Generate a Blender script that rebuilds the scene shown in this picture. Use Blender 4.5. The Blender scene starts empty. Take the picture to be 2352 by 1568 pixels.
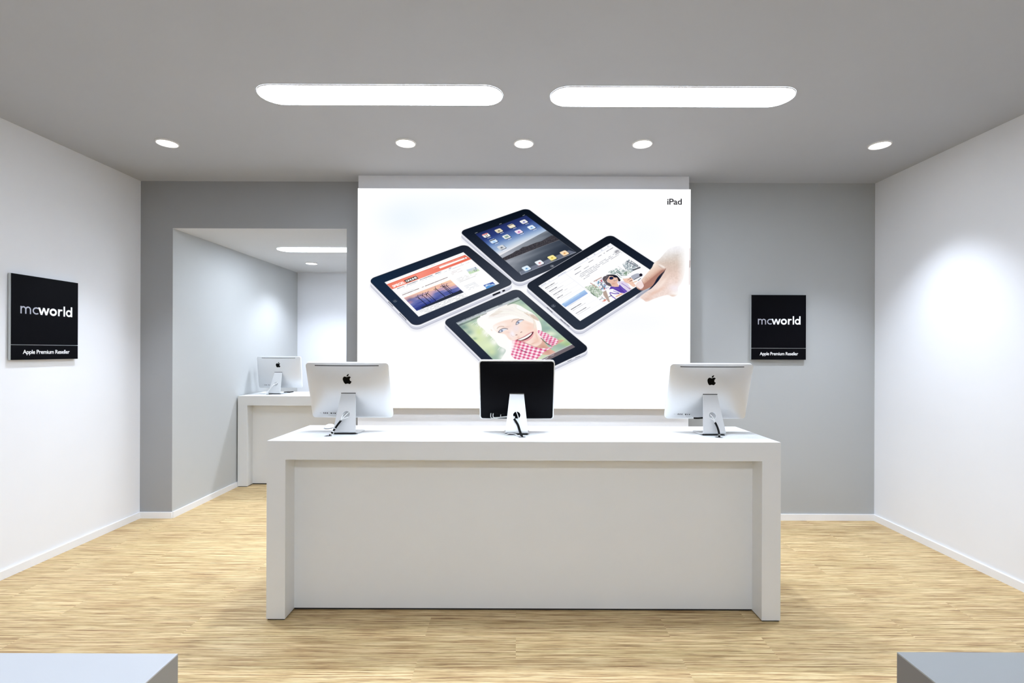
import bpy, bmesh, math, random
import numpy as np
from mathutils import Vector, Matrix

random.seed(7)
sc = bpy.context.scene
COL = sc.collection

# ------------------------------------------------------------------ camera
W, H = 2352, 1568
F = 1110.0                      # focal length in pixels (17 mm on 36 mm)
CX, CY = 1187.0, 805.0          # principal point
ROLL = 0.0033
EYE = 1.573
cd = bpy.data.cameras.new('camera')
cam = bpy.data.objects.new('camera', cd)
COL.objects.link(cam)
cd.sensor_fit = 'HORIZONTAL'
cd.sensor_width = 36.0
cd.lens = 36.0 * F / W
cd.shift_x = -(CX - W / 2) / W
cd.shift_y = (CY - H / 2) / W
cd.clip_start = 0.05
cam.matrix_world = (Matrix.Translation((0, 0, EYE)) @ Matrix.Rotation(math.pi / 2, 4, 'X')
                    @ Matrix.Rotation(ROLL, 4, 'Z'))
sc.camera = cam

# ------------------------------------------------------------------ world, exposure
sc.view_settings.view_transform = 'Standard'
sc.view_settings.look = 'None'
sc.view_settings.gamma = 1
sc.view_settings.use_curve_mapping = False
sc.view_settings.exposure = 0.19
wd = bpy.data.worlds.new('world'); sc.world = wd
wd.use_nodes = True
wd.node_tree.nodes['Background'].inputs[0].default_value = (0.95, 0.97, 1.0, 1)
wd.node_tree.nodes['Background'].inputs[1].default_value = 1.0
sc.cycles.max_bounces = 7
sc.cycles.diffuse_bounces = 4
sc.cycles.use_adaptive_sampling = True
sc.cycles.adaptive_threshold = 0.05
sc.cycles.glossy_bounces = 4
sc.cycles.sample_clamp_indirect = 6.0
sc.cycles.use_denoising = True
sc.cycles.caustics_reflective = False
sc.cycles.caustics_refractive = False

STRIP_STRENGTH = 29.0
SPOT_W = 95.0
SPOT_OUT = 155.0
SPOT_FRONT = 18.0
SPOT_COLOR = (0.86, 0.955, 1.10)


def px(x, y, Y):
    """photo pixel at depth Y -> world point"""
    u, v = x - CX, y - CY
    u, v = u + ROLL * v, v - ROLL * u
    return Vector((u * Y / F, Y, EYE - v * Y / F))


# ------------------------------------------------------------------ materials
def s2l(c):
    c = np.asarray(c, dtype=float) / 255.0
    return np.where(c <= 0.04045, c / 12.92, ((c + 0.055) / 1.055) ** 2.4)


def rgb(r, g, b):
    v = s2l((r, g, b))
    return (float(v[0]), float(v[1]), float(v[2]), 1.0)


def mat(name, color, rough=0.6, metal=0.0, spec=0.5, noise=0.0, nscale=8.0, bump=0.0, bscale=200.0):
    m = bpy.data.materials.new(name); m.use_nodes = True
    nt = m.node_tree; b = nt.nodes['Principled BSDF']
    b.inputs['Roughness'].default_value = rough
    b.inputs['Metallic'].default_value = metal
    b.inputs['Specular IOR Level'].default_value = spec
    b.inputs['Base Color'].default_value = color
    tc = nt.nodes.new('ShaderNodeTexCoord')
    if noise:
        n = nt.nodes.new('ShaderNodeTexNoise'); n.inputs['Scale'].default_value = nscale
        n.inputs['Detail'].default_value = 4
        nt.links.new(tc.outputs['Object'], n.inputs['Vector'])
        r = nt.nodes.new('ShaderNodeValToRGB')
        r.color_ramp.elements[0].position = 0.3; r.color_ramp.elements[1].position = 0.7
        r.color_ramp.elements[0].color = tuple(c * (1 - noise) for c in color[:3]) + (1,)
        r.color_ramp.elements[1].color = tuple(min(1, c * (1 + noise)) for c in color[:3]) + (1,)
        nt.links.new(n.outputs['Fac'], r.inputs['Fac'])
        nt.links.new(r.outputs['Color'], b.inputs['Base Color'])
    if bump:
        n2 = nt.nodes.new('ShaderNodeTexNoise'); n2.inputs['Scale'].default_value = bscale
        n2.inputs['Detail'].default_value = 3
        nt.links.new(tc.outputs['Object'], n2.inputs['Vector'])
        bp = nt.nodes.new('ShaderNodeBump'); bp.inputs['Strength'].default_value = bump
        bp.inputs['Distance'].default_value = 0.002
        nt.links.new(n2.outputs['Fac'], bp.inputs['Height'])
        nt.links.new(bp.outputs['Normal'], b.inputs['Normal'])
    return m


def emis(name, color, strength):
    m = bpy.data.materials.new(name); m.use_nodes = True
    nt = m.node_tree; nt.nodes.remove(nt.nodes['Principled BSDF'])
    e = nt.nodes.new('ShaderNodeEmission')
    e.inputs[0].default_value = color; e.inputs[1].default_value = strength
    nt.links.new(e.outputs[0], nt.nodes['Material Output'].inputs[0])
    return m


M_WHITE = mat('white_wall_paint', (0.84, 0.85, 0.88, 1), 0.85, noise=0.01, nscale=2, bump=0.08)
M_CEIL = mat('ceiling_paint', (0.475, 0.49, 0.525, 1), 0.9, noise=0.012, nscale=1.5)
M_CEILB = mat('pale_ceiling_paint', (0.66, 0.66, 0.66, 1), 0.9, noise=0.012, nscale=1.5)
M_GREYD = mat('darker_grey_wall', (0.335, 0.34, 0.345, 1), 0.85, noise=0.012, nscale=2, bump=0.06)  # darker tone for the wall part with the opening
M_GREY = mat('grey_wall_paint', (0.42, 0.43, 0.43, 1), 0.85, noise=0.012, nscale=2, bump=0.06)
M_INNER = mat('pale_grey_wall_paint', (0.52, 0.53, 0.525, 1), 0.85, noise=0.01, nscale=2)
M_SKIRT = mat('white_skirting_gloss', (0.86, 0.86, 0.87, 1), 0.4)
M_LAM = mat('white_laminate', (0.80, 0.81, 0.815, 1), 0.42, spec=0.4, noise=0.006, nscale=3)
M_LAMG = mat('grey_laminate', (0.46, 0.475, 0.48, 1), 0.45, spec=0.4, noise=0.006, nscale=3)
M_GAP = mat('black_rubber_and_shade', (0.012, 0.012, 0.012, 1), 0.6)  # gaps and feet, also the dark shade line under the computer stands
M_ALU = mat('brushed_aluminium', (0.80, 0.81, 0.82, 1), 0.38, metal=0.55, spec=0.5, bump=0.02, bscale=600)
M_ALUL = mat('bright_aluminium_rim', (0.86, 0.87, 0.88, 1), 0.3, metal=0.4)
M_BLK = mat('black_plastic', (0.0015, 0.0015, 0.003, 1), 0.45, spec=0.07)
M_GLOSSBLK = mat('gloss_black', (0.002, 0.002, 0.002, 1), 0.15, spec=0.12)
M_SLOT = mat('dark_slot', (0.02, 0.018, 0.018, 1), 0.7)
M_CABW = mat('white_cable_plastic', (0.80, 0.80, 0.79, 1), 0.4)
M_CABB = mat('black_cable_sleeve', (0.003, 0.003, 0.003, 1), 0.6, spec=0.15, bump=0.3, bscale=400)
M_SIGNB = mat('black_sign_board', (0.0015, 0.0015, 0.003, 1), 0.5, spec=0.06)
M_SIGNE = mat('silver_sign_edge', (0.55, 0.58, 0.58, 1), 0.4, metal=0.3)
M_LETW = mat('white_vinyl', (0.93, 0.93, 0.94, 1), 0.5)
M_LETG = mat('silver_grey_vinyl', (0.42, 0.43, 0.50, 1), 0.45)
M_MOUSE = mat('gloss_white_plastic', (0.85, 0.85, 0.85, 1), 0.15)
M_STEEL = mat('grommet_metal', (0.35, 0.35, 0.36, 1), 0.4, metal=0.8)
M_TRIMW = mat('white_lamp_trim', (0.85, 0.85, 0.86, 1), 0.4)
M_BOXW = mat('white_pilaster_paint', (0.80, 0.80, 0.82, 1), 0.8, noise=0.008, nscale=2)
M_STRIP = emis('strip_diffuser_light', (0.86, 0.96, 1.10, 1), STRIP_STRENGTH)
M_LENS = emis('downlight_lens_light', (1.0, 0.985, 0.96, 1), 12.0)


def floor_mat():
    m = bpy.data.materials.new('striped_laminate_floor'); m.use_nodes = True
    nt = m.node_tree; L = nt.links; b = nt.nodes['Principled BSDF']
    N = nt.nodes.new
    tc = N('ShaderNodeTexCoord')
    # boards: brick texture gives each board a random tone
    br = N('ShaderNodeTexBrick')
    br.offset = 0.37
    br.inputs['Color1'].default_value = (0.0, 0.0, 0.0, 1)
    br.inputs['Color2'].default_value = (1.0, 1.0, 1.0, 1)
    br.inputs['Mortar'].default_value = (0.5, 0.5, 0.5, 1)
    br.inputs['Scale'].default_value = 1.0
    br.inputs['Mortar Size'].default_value = 0.0
    br.inputs['Brick Width'].default_value = 1.35
    br.inputs['Row Height'].default_value = 0.19
    L.new(tc.outputs['Object'], br.inputs['Vector'])
    sep = N('ShaderNodeSeparateXYZ'); L.new(tc.outputs['Object'], sep.inputs[0])
    # shift the grain by the board tone
    off = N('ShaderNodeMath'); off.operation = 'MULTIPLY'; off.inputs[1].default_value = 37.0
    L.new(br.outputs['Color'], off.inputs[0])

    def grain(sx, sy, detail, z):
        c = N('ShaderNodeCombineXYZ')
        a = N('ShaderNodeMath'); a.operation = 'MULTIPLY'; a.inputs[1].default_value = sx
        L.new(sep.outputs['X'], a.inputs[0])
        a2 = N('ShaderNodeMath'); a2.operation = 'ADD'
        L.new(a.outputs[0], a2.inputs[0]); L.new(off.outputs[0], a2.inputs[1])
        q = N('ShaderNodeMath'); q.operation = 'MULTIPLY'; q.inputs[1].default_value = sy
        L.new(sep.outputs['Y'], q.inputs[0])
        L.new(a2.outputs[0], c.inputs[0]); L.new(q.outputs[0], c.inputs[1])
        c.inputs[2].default_value = z
        n = N('ShaderNodeTexNoise'); n.inputs['Scale'].default_value = 1.0
        n.inputs['Detail'].default_value = detail; n.inputs['Roughness'].default_value = 0.6
        L.new(c.outputs[0], n.inputs['Vector'])
        return n.outputs['Fac']
    g1 = grain(2.6, 105, 4, 0)
    g2 = grain(7.5, 210, 3, 5)
    g3 = grain(0.8, 22, 2, 9)
    r1 = N('ShaderNodeValToRGB')
    e = r1.color_ramp.elements
    e[0].position = 0.30; e[0].color = rgb(134, 98, 68)
    e[1].position = 0.62; e[1].color = rgb(237, 215, 171)
    x = e.new(0.40); x.color = rgb(184, 151, 108)
    x = e.new(0.50); x.color = rgb(212, 184, 137)
    L.new(g1, r1.inputs['Fac'])
    r2 = N('ShaderNodeValToRGB')
    e = r2.color_ramp.elements
    e[0].position = 0.33; e[0].color = (0.38, 0.29, 0.23, 1)
    e[1].position = 0.47; e[1].color = (1, 1, 1, 1)
    L.new(g2, r2.inputs['Fac'])
    mx = N('ShaderNodeMix'); mx.data_type = 'RGBA'; mx.blend_type = 'MULTIPLY'
    mx.inputs['Factor'].default_value = 0.8
    L.new(r1.outputs[0], mx.inputs['A']); L.new(r2.outputs[0], mx.inputs['B'])
    r3 = N('ShaderNodeValToRGB')
    e = r3.color_ramp.elements
    e[0].position = 0.35; e[0].color = (0.86, 0.86, 0.80, 1)
    e[1].position = 0.65; e[1].color = (1, 0.99, 0.98, 1)
    L.new(g3, r3.inputs['Fac'])
    m2 = N('ShaderNodeMix'); m2.data_type = 'RGBA'; m2.blend_type = 'MULTIPLY'
    m2.inputs['Factor'].default_value = 1.0
    L.new(mx.outputs['Result'], m2.inputs['A']); L.new(r3.outputs[0], m2.inputs['B'])
    r4 = N('ShaderNodeValToRGB')
    e = r4.color_ramp.elements
    e[0].position = 0.0; e[0].color = (0.90, 0.88, 0.86, 1)
    e[1].position = 1.0; e[1].color = (1, 1, 0.98, 1)
    L.new(br.outputs['Color'], r4.inputs['Fac'])
    m3 = N('ShaderNodeMix'); m3.data_type = 'RGBA'; m3.blend_type = 'MULTIPLY'
    m3.inputs['Factor'].default_value = 1.0
    L.new(m2.outputs['Result'], m3.inputs['A']); L.new(r4.outputs[0], m3.inputs['B'])
    L.new(m3.outputs['Result'], b.inputs['Base Color'])
    b.inputs['Roughness'].default_value = 0.5
    b.inputs['Specular IOR Level'].default_value = 0.35
    bp = N('ShaderNodeBump'); bp.inputs['Strength'].default_value = 0.15
    bp.inputs['Distance'].default_value = 0.001
    L.new(g2, bp.inputs['Height']); L.new(bp.outputs[0], b.inputs['Normal'])
    return m


M_FLOOR = floor_mat()


# ------------------------------------------------------------------ mesh helpers
def obj(name, bm, material, parent=None, smooth=False, recalc=True):
    if recalc:
        bmesh.ops.recalc_face_normals(bm, faces=bm.faces)
    me = bpy.data.meshes.new(name); bm.to_mesh(me); bm.free()
    me.materials.append(material)
    if smooth:
        me.polygons.foreach_set('use_smooth', [True] * len(me.polygons))
    o = bpy.data.objects.new(name, me); COL.objects.link(o)
    if parent is not None:
        o.parent = parent
    return o


def bevel(o, w=0.002, seg=2):
    m = o.modifiers.new('bevel', 'BEVEL'); m.width = w; m.segments = seg; m.limit_method = 'ANGLE'
    return o


def add_box(bm, x0, x1, y0, y1, z0, z1):
    vs = [bm.verts.new(p) for p in ((x0, y0, z0), (x1, y0, z0), (x1, y1, z0), (x0, y1, z0),
                                    (x0, y0, z1), (x1, y0, z1), (x1, y1, z1), (x0, y1, z1))]
    for f in ((0, 1, 2, 3), (4, 5, 6, 7), (0, 1, 5, 4), (1, 2, 6, 5), (2, 3, 7, 6), (3, 0, 4, 7)):
        bm.faces.new([vs[i] for i in f])


def box(name, m, x0, x1, y0, y1, z0, z1, parent=None):
    bm = bmesh.new(); add_box(bm, x0, x1, y0, y1, z0, z1)
    return obj(name, bm, m, parent)


def prism(bm, pts, h, axis='Z'):
    """flat outline pts (a,b) given thickness h; axis Z: (a,b,0..h); Y: (a,0..h,b)"""
    def mk(a, b, c):
        return (a, b, c) if axis == 'Z' else (a, c, b)
    lo = [bm.verts.new(mk(a, b, 0)) for a, b in pts]
    hi = [bm.verts.new(mk(a, b, h)) for a, b in pts]
    bm.faces.new(lo); bm.faces.new(hi)
    n = len(pts)
    for i in range(n):
        bm.faces.new((lo[i], lo[(i + 1) % n], hi[(i + 1) % n], hi[i]))


def catmull(pts, closed=False, k=6):
    P = [np.array(p, float) for p in pts]; n = len(P); out = []
    rng = range(n) if closed else range(n - 1)
    for i in rng:
        if closed:
            a, b, c, d = P[(i - 1) % n], P[i], P[(i + 1) % n], P[(i + 2) % n]
        else:
            a, b, c, d = P[max(i - 1, 0)], P[i], P[i + 1], P[min(i + 2, n - 1)]
        for j in range(k):
            t = j / k
            out.append(0.5 * (2 * b + (c - a) * t + (2 * a - 5 * b + 4 * c - d) * t * t
                              + (3 * b - a - 3 * c + d) * t ** 3))
    if not closed:
        out.append(P[-1])
    return [tuple(float(q) for q in p) for p in out]


def tube(bm, pts, r, seg=12):
    pts = [Vector(p) for p in pts]
    n = len(pts)
    rr = r if isinstance(r, (list, tuple)) else [r] * n
    t0 = (pts[1] - pts[0]).normalized()
    a = Vector((0, 0, 1)) if abs(t0.z) < 0.9 else Vector((1, 0, 0))
    nrm = t0.cross(a).normalized()
    rings = []
    for i, p in enumerate(pts):
        t = (pts[min(i + 1, n - 1)] - pts[max(i - 1, 0)]).normalized()
        nrm = (nrm - t * nrm.dot(t)).normalized()
        bn = t.cross(nrm)
        rings.append([bm.verts.new(p + (nrm * math.cos(2 * math.pi * k / seg) + bn * math.sin(2 * math.pi * k / seg)) * rr[i])
                      for k in range(seg)])
    for i in range(n - 1):
        for k in range(seg):
            bm.faces.new((rings[i][k], rings[i][(k + 1) % seg], rings[i + 1][(k + 1) % seg], rings[i + 1][k]))
    bm.faces.new(rings[0]); bm.faces.new(rings[-1])


def tag(o, label=None, cat=None, group=None, kind=None):
    if label: o['label'] = label
    if cat: o['category'] = cat
    if group: o['group'] = group
    if kind: o['kind'] = kind
    return o


def thing(name, label, cat, loc=(0, 0, 0), rotz=0.0, group=None):
    o = bpy.data.objects.new(name, None); COL.objects.link(o)
    o.location = loc; o.rotation_euler = (0, 0, rotz); o.empty_display_size = 0.1
    return tag(o, label, cat, group)


def struct(name, m, x0, x1, y0, y1, z0, z1, label=None, cat=None):
    o = box(name, m, x0, x1, y0, y1, z0, z1)
    return tag(o, label, cat, kind='structure')


def dup(root, loc, label, group=None):
    r = root.copy(); COL.objects.link(r); r.location = loc; r['label'] = label
    if group: r['group'] = group
    for ch in list(root.children):
        c = ch.copy(); COL.objects.link(c); c.parent = r
        for g in list(ch.children):
            d = g.copy(); COL.objects.link(d); d.parent = c
    return r


# ------------------------------------------------------------------ room
YB = 4.512          # rear wall of the shop floor
XL, XR = -3.515, 3.341
HC = 3.144
YF = -4.2           # wall behind the camera
OX0, OX1, OZ = -3.213, -1.591, 2.703    # opening into the back room
YR = 7.076
T = 0.15
PY = 4.349                    # front of the pilaster
PX0, PX1 = -1.430, 1.546
struct('floor', M_FLOOR, XL - T, XR + T, YF - T, YR + T, -0.1, 0.0,
       'laminate floor with fine straw and brown stripes', 'floor')
struct('ceiling', M_CEIL, XL - T, XR + T, YF - T, YB, HC, HC + 0.12, 'plain light grey ceiling of the shop floor', 'ceiling')
struct('wall_left', M_WHITE, XL - T, XL, YF - T, YB + T, 0, HC, 'white side wall carrying a black sign', 'wall')
struct('wall_right', M_WHITE, XR, XR + T, YF - T, YB + T, 0, HC, 'bare white side wall', 'wall')
struct('wall_front', M_WHITE, XL, XR, YF - T, YF, 0, HC, 'white wall facing the counter', 'wall')
# rear wall: the darker part with the opening, and the part with the sign
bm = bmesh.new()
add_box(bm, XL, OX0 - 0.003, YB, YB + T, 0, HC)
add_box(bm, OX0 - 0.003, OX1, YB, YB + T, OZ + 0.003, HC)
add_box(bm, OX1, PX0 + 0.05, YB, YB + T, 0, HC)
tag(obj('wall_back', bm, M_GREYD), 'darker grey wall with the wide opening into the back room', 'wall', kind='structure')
struct('wall_back_right', M_GREY, PX0 + 0.05, XR, YB, YB + T, 0, HC, 'mid grey wall carrying a black sign behind the counter', 'wall')
# back room
XI = 0.6
bm = bmesh.new()
add_box(bm, OX0 - T, OX0, YB + T + 0.0005, YR + T, 0, OZ)
add_box(bm, OX0 - 0.0028, OX0, YB + 0.0005, YB + T + 0.0005, 0, OZ)
tag(obj('wall_passage', bm, M_INNER), 'pale grey side wall running from the opening into the back room', 'wall', kind='structure')
# grey side wall of the back room', 'wall')
struct('wall_far', M_WHITE, OX0, XI, YR, YR + T, 0, OZ, 'white end wall of the back room', 'wall')
struct('wall_inner', M_WHITE, XI, XI + T, YB + T, YR + T, 0, OZ, 'white wall closing the back room', 'wall')
bm = bmesh.new()
add_box(bm, OX0 - T, XI + T, YB + T + 0.0005, YR + T, OZ, OZ + 0.12)
add_box(bm, OX0 - 0.0028, OX1, YB + 0.0005, YB + T + 0.0005, OZ, OZ + 0.0028)
tag(obj('ceiling_back_room', bm, M_CEILB), 'lower light grey ceiling of the back room', 'ceiling', kind='structure')
#'lower light grey ceiling of the back room', 'ceiling')
# pilaster carrying the lightbox
struct('trim_1', M_BOXW, PX0, PX1, PY, YB, 0, HC, 'shallow white pilaster behind the lit picture', 'wall panel')
BH, BT = 0.058, 0.014
struct('baseboard_left', M_SKIRT, XL, XL + BT, YF, YB, 0, BH, 'white baseboard along the sign wall', 'baseboard')
struct('baseboard_right', M_SKIRT, XR - BT, XR, YF, YB, 0, BH, 'white baseboard along the bare white wall', 'baseboard')
bm = bmesh.new()
add_box(bm, XL + BT, OX0 + 0.002, YB - BT, YB, 0, BH)
add_box(bm, OX1, PX0, YB - BT, YB, 0, BH)
add_box(bm, PX1, XR - BT, YB - BT, YB, 0, BH)
tag(obj('baseboard_back', bm, M_SKIRT), 'white baseboard along the grey wall', 'baseboard', kind='structure')
struct('baseboard_passage', M_SKIRT, OX0, OX0 + BT, YB, YR, 0, BH, 'white baseboard running into the back room', 'baseboard')


# ------------------------------------------------------------------ ceiling lights
def make_strip(loc, label):
    t = thing('strip_light', label, 'ceiling light', loc, 0, 'rounded strip lights')
    L2, R = 0.748, 0.1125
    def outline(L2, R):
        p = []
        for i in range(25):
            a = -math.pi / 2 + math.pi * i / 24
            p.append((L2 - R + R * math.cos(a), R * math.sin(a)))
        for i in range(25):
            a = math.pi / 2 + math.pi * i / 24
            p.append((-L2 + R + R * math.cos(a), R * math.sin(a)))
        return p
    bm = bmesh.new(); prism(bm, outline(L2, R), 0.004)
    d = obj('diffuser', bm, M_STRIP, t); d.location = (0, 0, -0.005)
    bm = bmesh.new()
    a, b = outline(L2, R), outline(L2 + 0.004, R + 0.004)
    n = len(a)
    va = [bm.verts.new((x, y, -0.006)) for x, y in a]; vb = [bm.verts.new((x, y, -0.006)) for x, y in b]
    vc = [bm.verts.new((x, y, -0.0005)) for x, y in b]
    for i in range(n):
        j = (i + 1) % n
        bm.faces.new((va[i], va[j], vb[j], vb[i])); bm.faces.new((vb[i], vb[j], vc[j], vc[i]))
    obj('trim', bm, M_TRIMW, t)
    return t


s0 = make_strip((-0.842, 2.975, HC), 'long rounded ceiling strip light on the side of the back-room opening')
dup(s0, (0.952, 2.985, HC), 'long rounded ceiling strip light on the side away from the back-room opening')
dup(s0, (-1.942, 5.44, OZ), 'rounded strip light in the low ceiling of the back room')
dup(s0, (-0.842, -0.75, HC), 'unseen ceiling strip light nearer the shop entrance, sign-wall side')  # this and the next three: out of view, added to light the counter front
dup(s0, (0.952, -0.75, HC), 'unseen ceiling strip light nearer the shop entrance, bare-wall side')
dup(s0, (-0.842, -3.0, HC), 'unseen ceiling strip light by the entrance wall, sign-wall side')
dup(s0, (0.952, -3.0, HC), 'unseen ceiling strip light by the entrance wall, bare-wall side')


def make_downlight(loc, label, watts, size=122, blend=1.0):
    t = thing('downlight', label, 'ceiling light', loc, 0, 'round recessed downlights')
    bm = bmesh.new()
    prof = [(0.0675, -0.0005), (0.0675, -0.010), (0.0725, -0.012), (0.0775, -0.006), (0.0775, -0.0005)]
    n = 40
    rings = [[bm.verts.new((r * math.cos(2 * math.pi * k / n), r * math.sin(2 * math.pi * k / n), z)) for k in range(n)] for r, z in prof]
    for i in range(len(prof) - 1):
        for k in range(n):
            bm.faces.new((rings[i][k], rings[i][(k + 1) % n], rings[i + 1][(k + 1) % n], rings[i + 1][k]))
    obj('trim_ring', bm, M_TRIMW, t, smooth=True)
    bm = bmesh.new()
    prism(bm, [(0.067 * math.cos(2 * math.pi * k / n), 0.067 * math.sin(2 * math.pi * k / n)) for k in range(n)], 0.003)
    l = obj('lens', bm, M_LENS, t); l.location = (0, 0, -0.0045)
    ld = bpy.data.lights.new('bulb', 'SPOT'); ld.energy = watts; ld.spot_size = math.radians(size)
    ld.spot_blend = blend; ld.shadow_soft_size = 0.045; ld.color = SPOT_COLOR
    lo = bpy.data.objects.new('bulb', ld); COL.objects.link(lo); lo.parent = t; lo.location = (0, 0, -0.05)
    return t


make_downlight((-2.660, 3.670, HC), 'round downlight in the ceiling corner by the sign wall', SPOT_OUT, 88)
make_downlight((-0.846, 3.656, HC), 'first of the three downlights before the lit picture, on the opening side', SPOT_W)
make_downlight((0.048, 3.656, HC), 'middle of the three downlights before the lit picture', SPOT_W)
make_downlight((0.945, 3.656, HC), 'last of the three downlights before the lit picture, away from the opening', SPOT_W)
make_downlight((2.747, 3.664, HC), 'round downlight in the ceiling corner by the bare white wall', SPOT_OUT, 88)
make_downlight((-2.675, 6.29, OZ), 'round downlight in the low ceiling of the back room', 70)
make_downlight((-1.7, 6.29, OZ), 'downlight deeper inside the back room', 100)
for i, (x, y) in enumerate(((-2.66, 1.4), (-0.85, 1.4), (0.95, 1.4), (2.75, 1.4), (-2.66, -1.1), (2.75, -1.1))):  # out-of-view downlights, added for light from the front
    make_downlight((x, y, HC), 'unseen downlight over the entrance part of the shop, spot %s' %
                   ('by the sign wall|over the pale display table|over the grey display table|by the bare wall|'
                    'near the entrance by the sign wall|near the entrance by the bare wall'.split('|')[i]), SPOT_FRONT if abs(x) > 2 else 8, 100)


# ------------------------------------------------------------------ counters and tables
def counter(name, label, cat, x0, x1, y0, y1, ztop, m, grommets=(), group=None, panel=True):
    th = 0.109
    t = thing(name, label, cat, ((x0 + x1) / 2, y0, 0), 0, group)
    w = (x1 - x0) / 2; d = y1 - y0
    box('worktop', m, -w, w, 0, d, ztop - th, ztop, t)
    g = 0.008
    box('side_panel', m, -w, -w + th, 0, d, g, ztop - th, t)
    box('side_panel', m, w - th, w, 0, d, g, ztop - th, t)
    for s in (-1, 1):
        c = s * (w - th / 2)
        box('foot_strip', M_GAP, c - th / 2 + 0.006, c + th / 2 - 0.006, 0.006, d - 0.006, 0.0, g, t)
    if panel:
        box('front_panel', m, -w + th, w - th, 0.116, 0.135, 0.012, ztop - th, t)
        box('plinth', M_GAP, -w + th, w - th, 0.122, 0.14, 0.0, 0.012, t)
    for gx, gy in grommets:
        bm = bmesh.new()
        n = 24
        pr = [(0.016, 0.0004), (0.0165, 0.0016), (0.022, 0.0016), (0.0235, 0.0004)]
        rings = [[bm.verts.new((r * math.cos(2 * math.pi * k / n), r * math.sin(2 * math.pi * k / n), z)) for k in range(n)] for r, z in pr]
        for i in range(3):
            for k in range(n):
                bm.faces.new((rings[i][k], rings[i][(k + 1) % n], rings[i + 1][(k + 1) % n], rings[i + 1][k]))
        o = obj('cable_grommet', bm, M_STEEL, t); o.location = (gx - (x0 + x1) / 2, gy - y0, ztop)
        bm = bmesh.new()
        prism(bm, [(0.016 * math.cos(2 * math.pi * k / n), 0.016 * math.sin(2 * math.pi * k / n)) for k in range(n)], 0.0005)
        h = obj('grommet_hole', bm, M_GAP, o); h.location = (0, 0, 0.0003)
    return t


CZ = 1.0435
GL = (-1.160, 2.975)      # grommets
GC = (0.034, 2.962)
GR = (1.245, 2.975)
counter('service_counter', 'wide white service counter with a recessed front, three computers standing on it', 'counter',
        -1.453, 1.539, 2.812, 3.400, CZ, M_LAM, (GL, GC, GR))
counter('service_counter', 'white counter inside the back room with one computer on it', 'counter',
        -3.196, -0.2, 5.54, 6.13, CZ, M_LAM, ((-2.935, 5.71),))
TZ = 0.90


def display_table(label, x0, x1, y0, y1, ztop, mtop, mbody):
    """low block table: a thin light top sheet on a darker body with two solid ends"""
    t = thing('display_table', label, 'table', ((x0 + x1) / 2, y0, 0), 0, 'display tables')
    w = (x1 - x0) / 2; d = y1 - y0; ts = 0.003; ap = 0.11; th = 0.10
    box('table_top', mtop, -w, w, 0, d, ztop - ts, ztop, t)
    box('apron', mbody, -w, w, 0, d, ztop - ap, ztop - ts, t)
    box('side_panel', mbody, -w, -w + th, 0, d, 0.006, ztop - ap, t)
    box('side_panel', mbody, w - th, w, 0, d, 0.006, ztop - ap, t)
    for c in (-w + th / 2, w - th / 2):
        box('foot_strip', M_GAP, c - th / 2 + 0.006, c + th / 2 - 0.006, 0.006, d - 0.006, 0.0, 0.006, t)
    return t


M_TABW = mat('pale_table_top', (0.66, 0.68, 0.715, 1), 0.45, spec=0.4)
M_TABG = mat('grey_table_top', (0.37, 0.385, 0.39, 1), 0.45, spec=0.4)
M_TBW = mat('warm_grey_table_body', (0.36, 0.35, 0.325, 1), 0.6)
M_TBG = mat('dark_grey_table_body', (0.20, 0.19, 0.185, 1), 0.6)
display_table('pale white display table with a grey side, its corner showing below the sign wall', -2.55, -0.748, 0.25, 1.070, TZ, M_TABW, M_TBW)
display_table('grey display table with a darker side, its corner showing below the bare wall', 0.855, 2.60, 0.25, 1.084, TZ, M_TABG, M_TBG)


# ------------------------------------------------------------------ computers
APPLE_BODY = [(833, 448), (850, 440), (868, 437), (885, 443), (893, 453), (881, 464), (874, 482), (876, 500), (884, 513), (900, 521),
              (893, 540), (882, 556), (868, 563), (855, 560), (840, 556), (826, 557), (812, 562), (798, 561), (784, 547),
              (772, 525), (764, 500), (762, 478), (768, 457), (780, 443), (797, 438), (815, 443)]
APPLE_LEAF = [(828, 436), (829, 421), (841, 406), (862, 397), (861, 412), (852, 426), (840, 434)]


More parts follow.
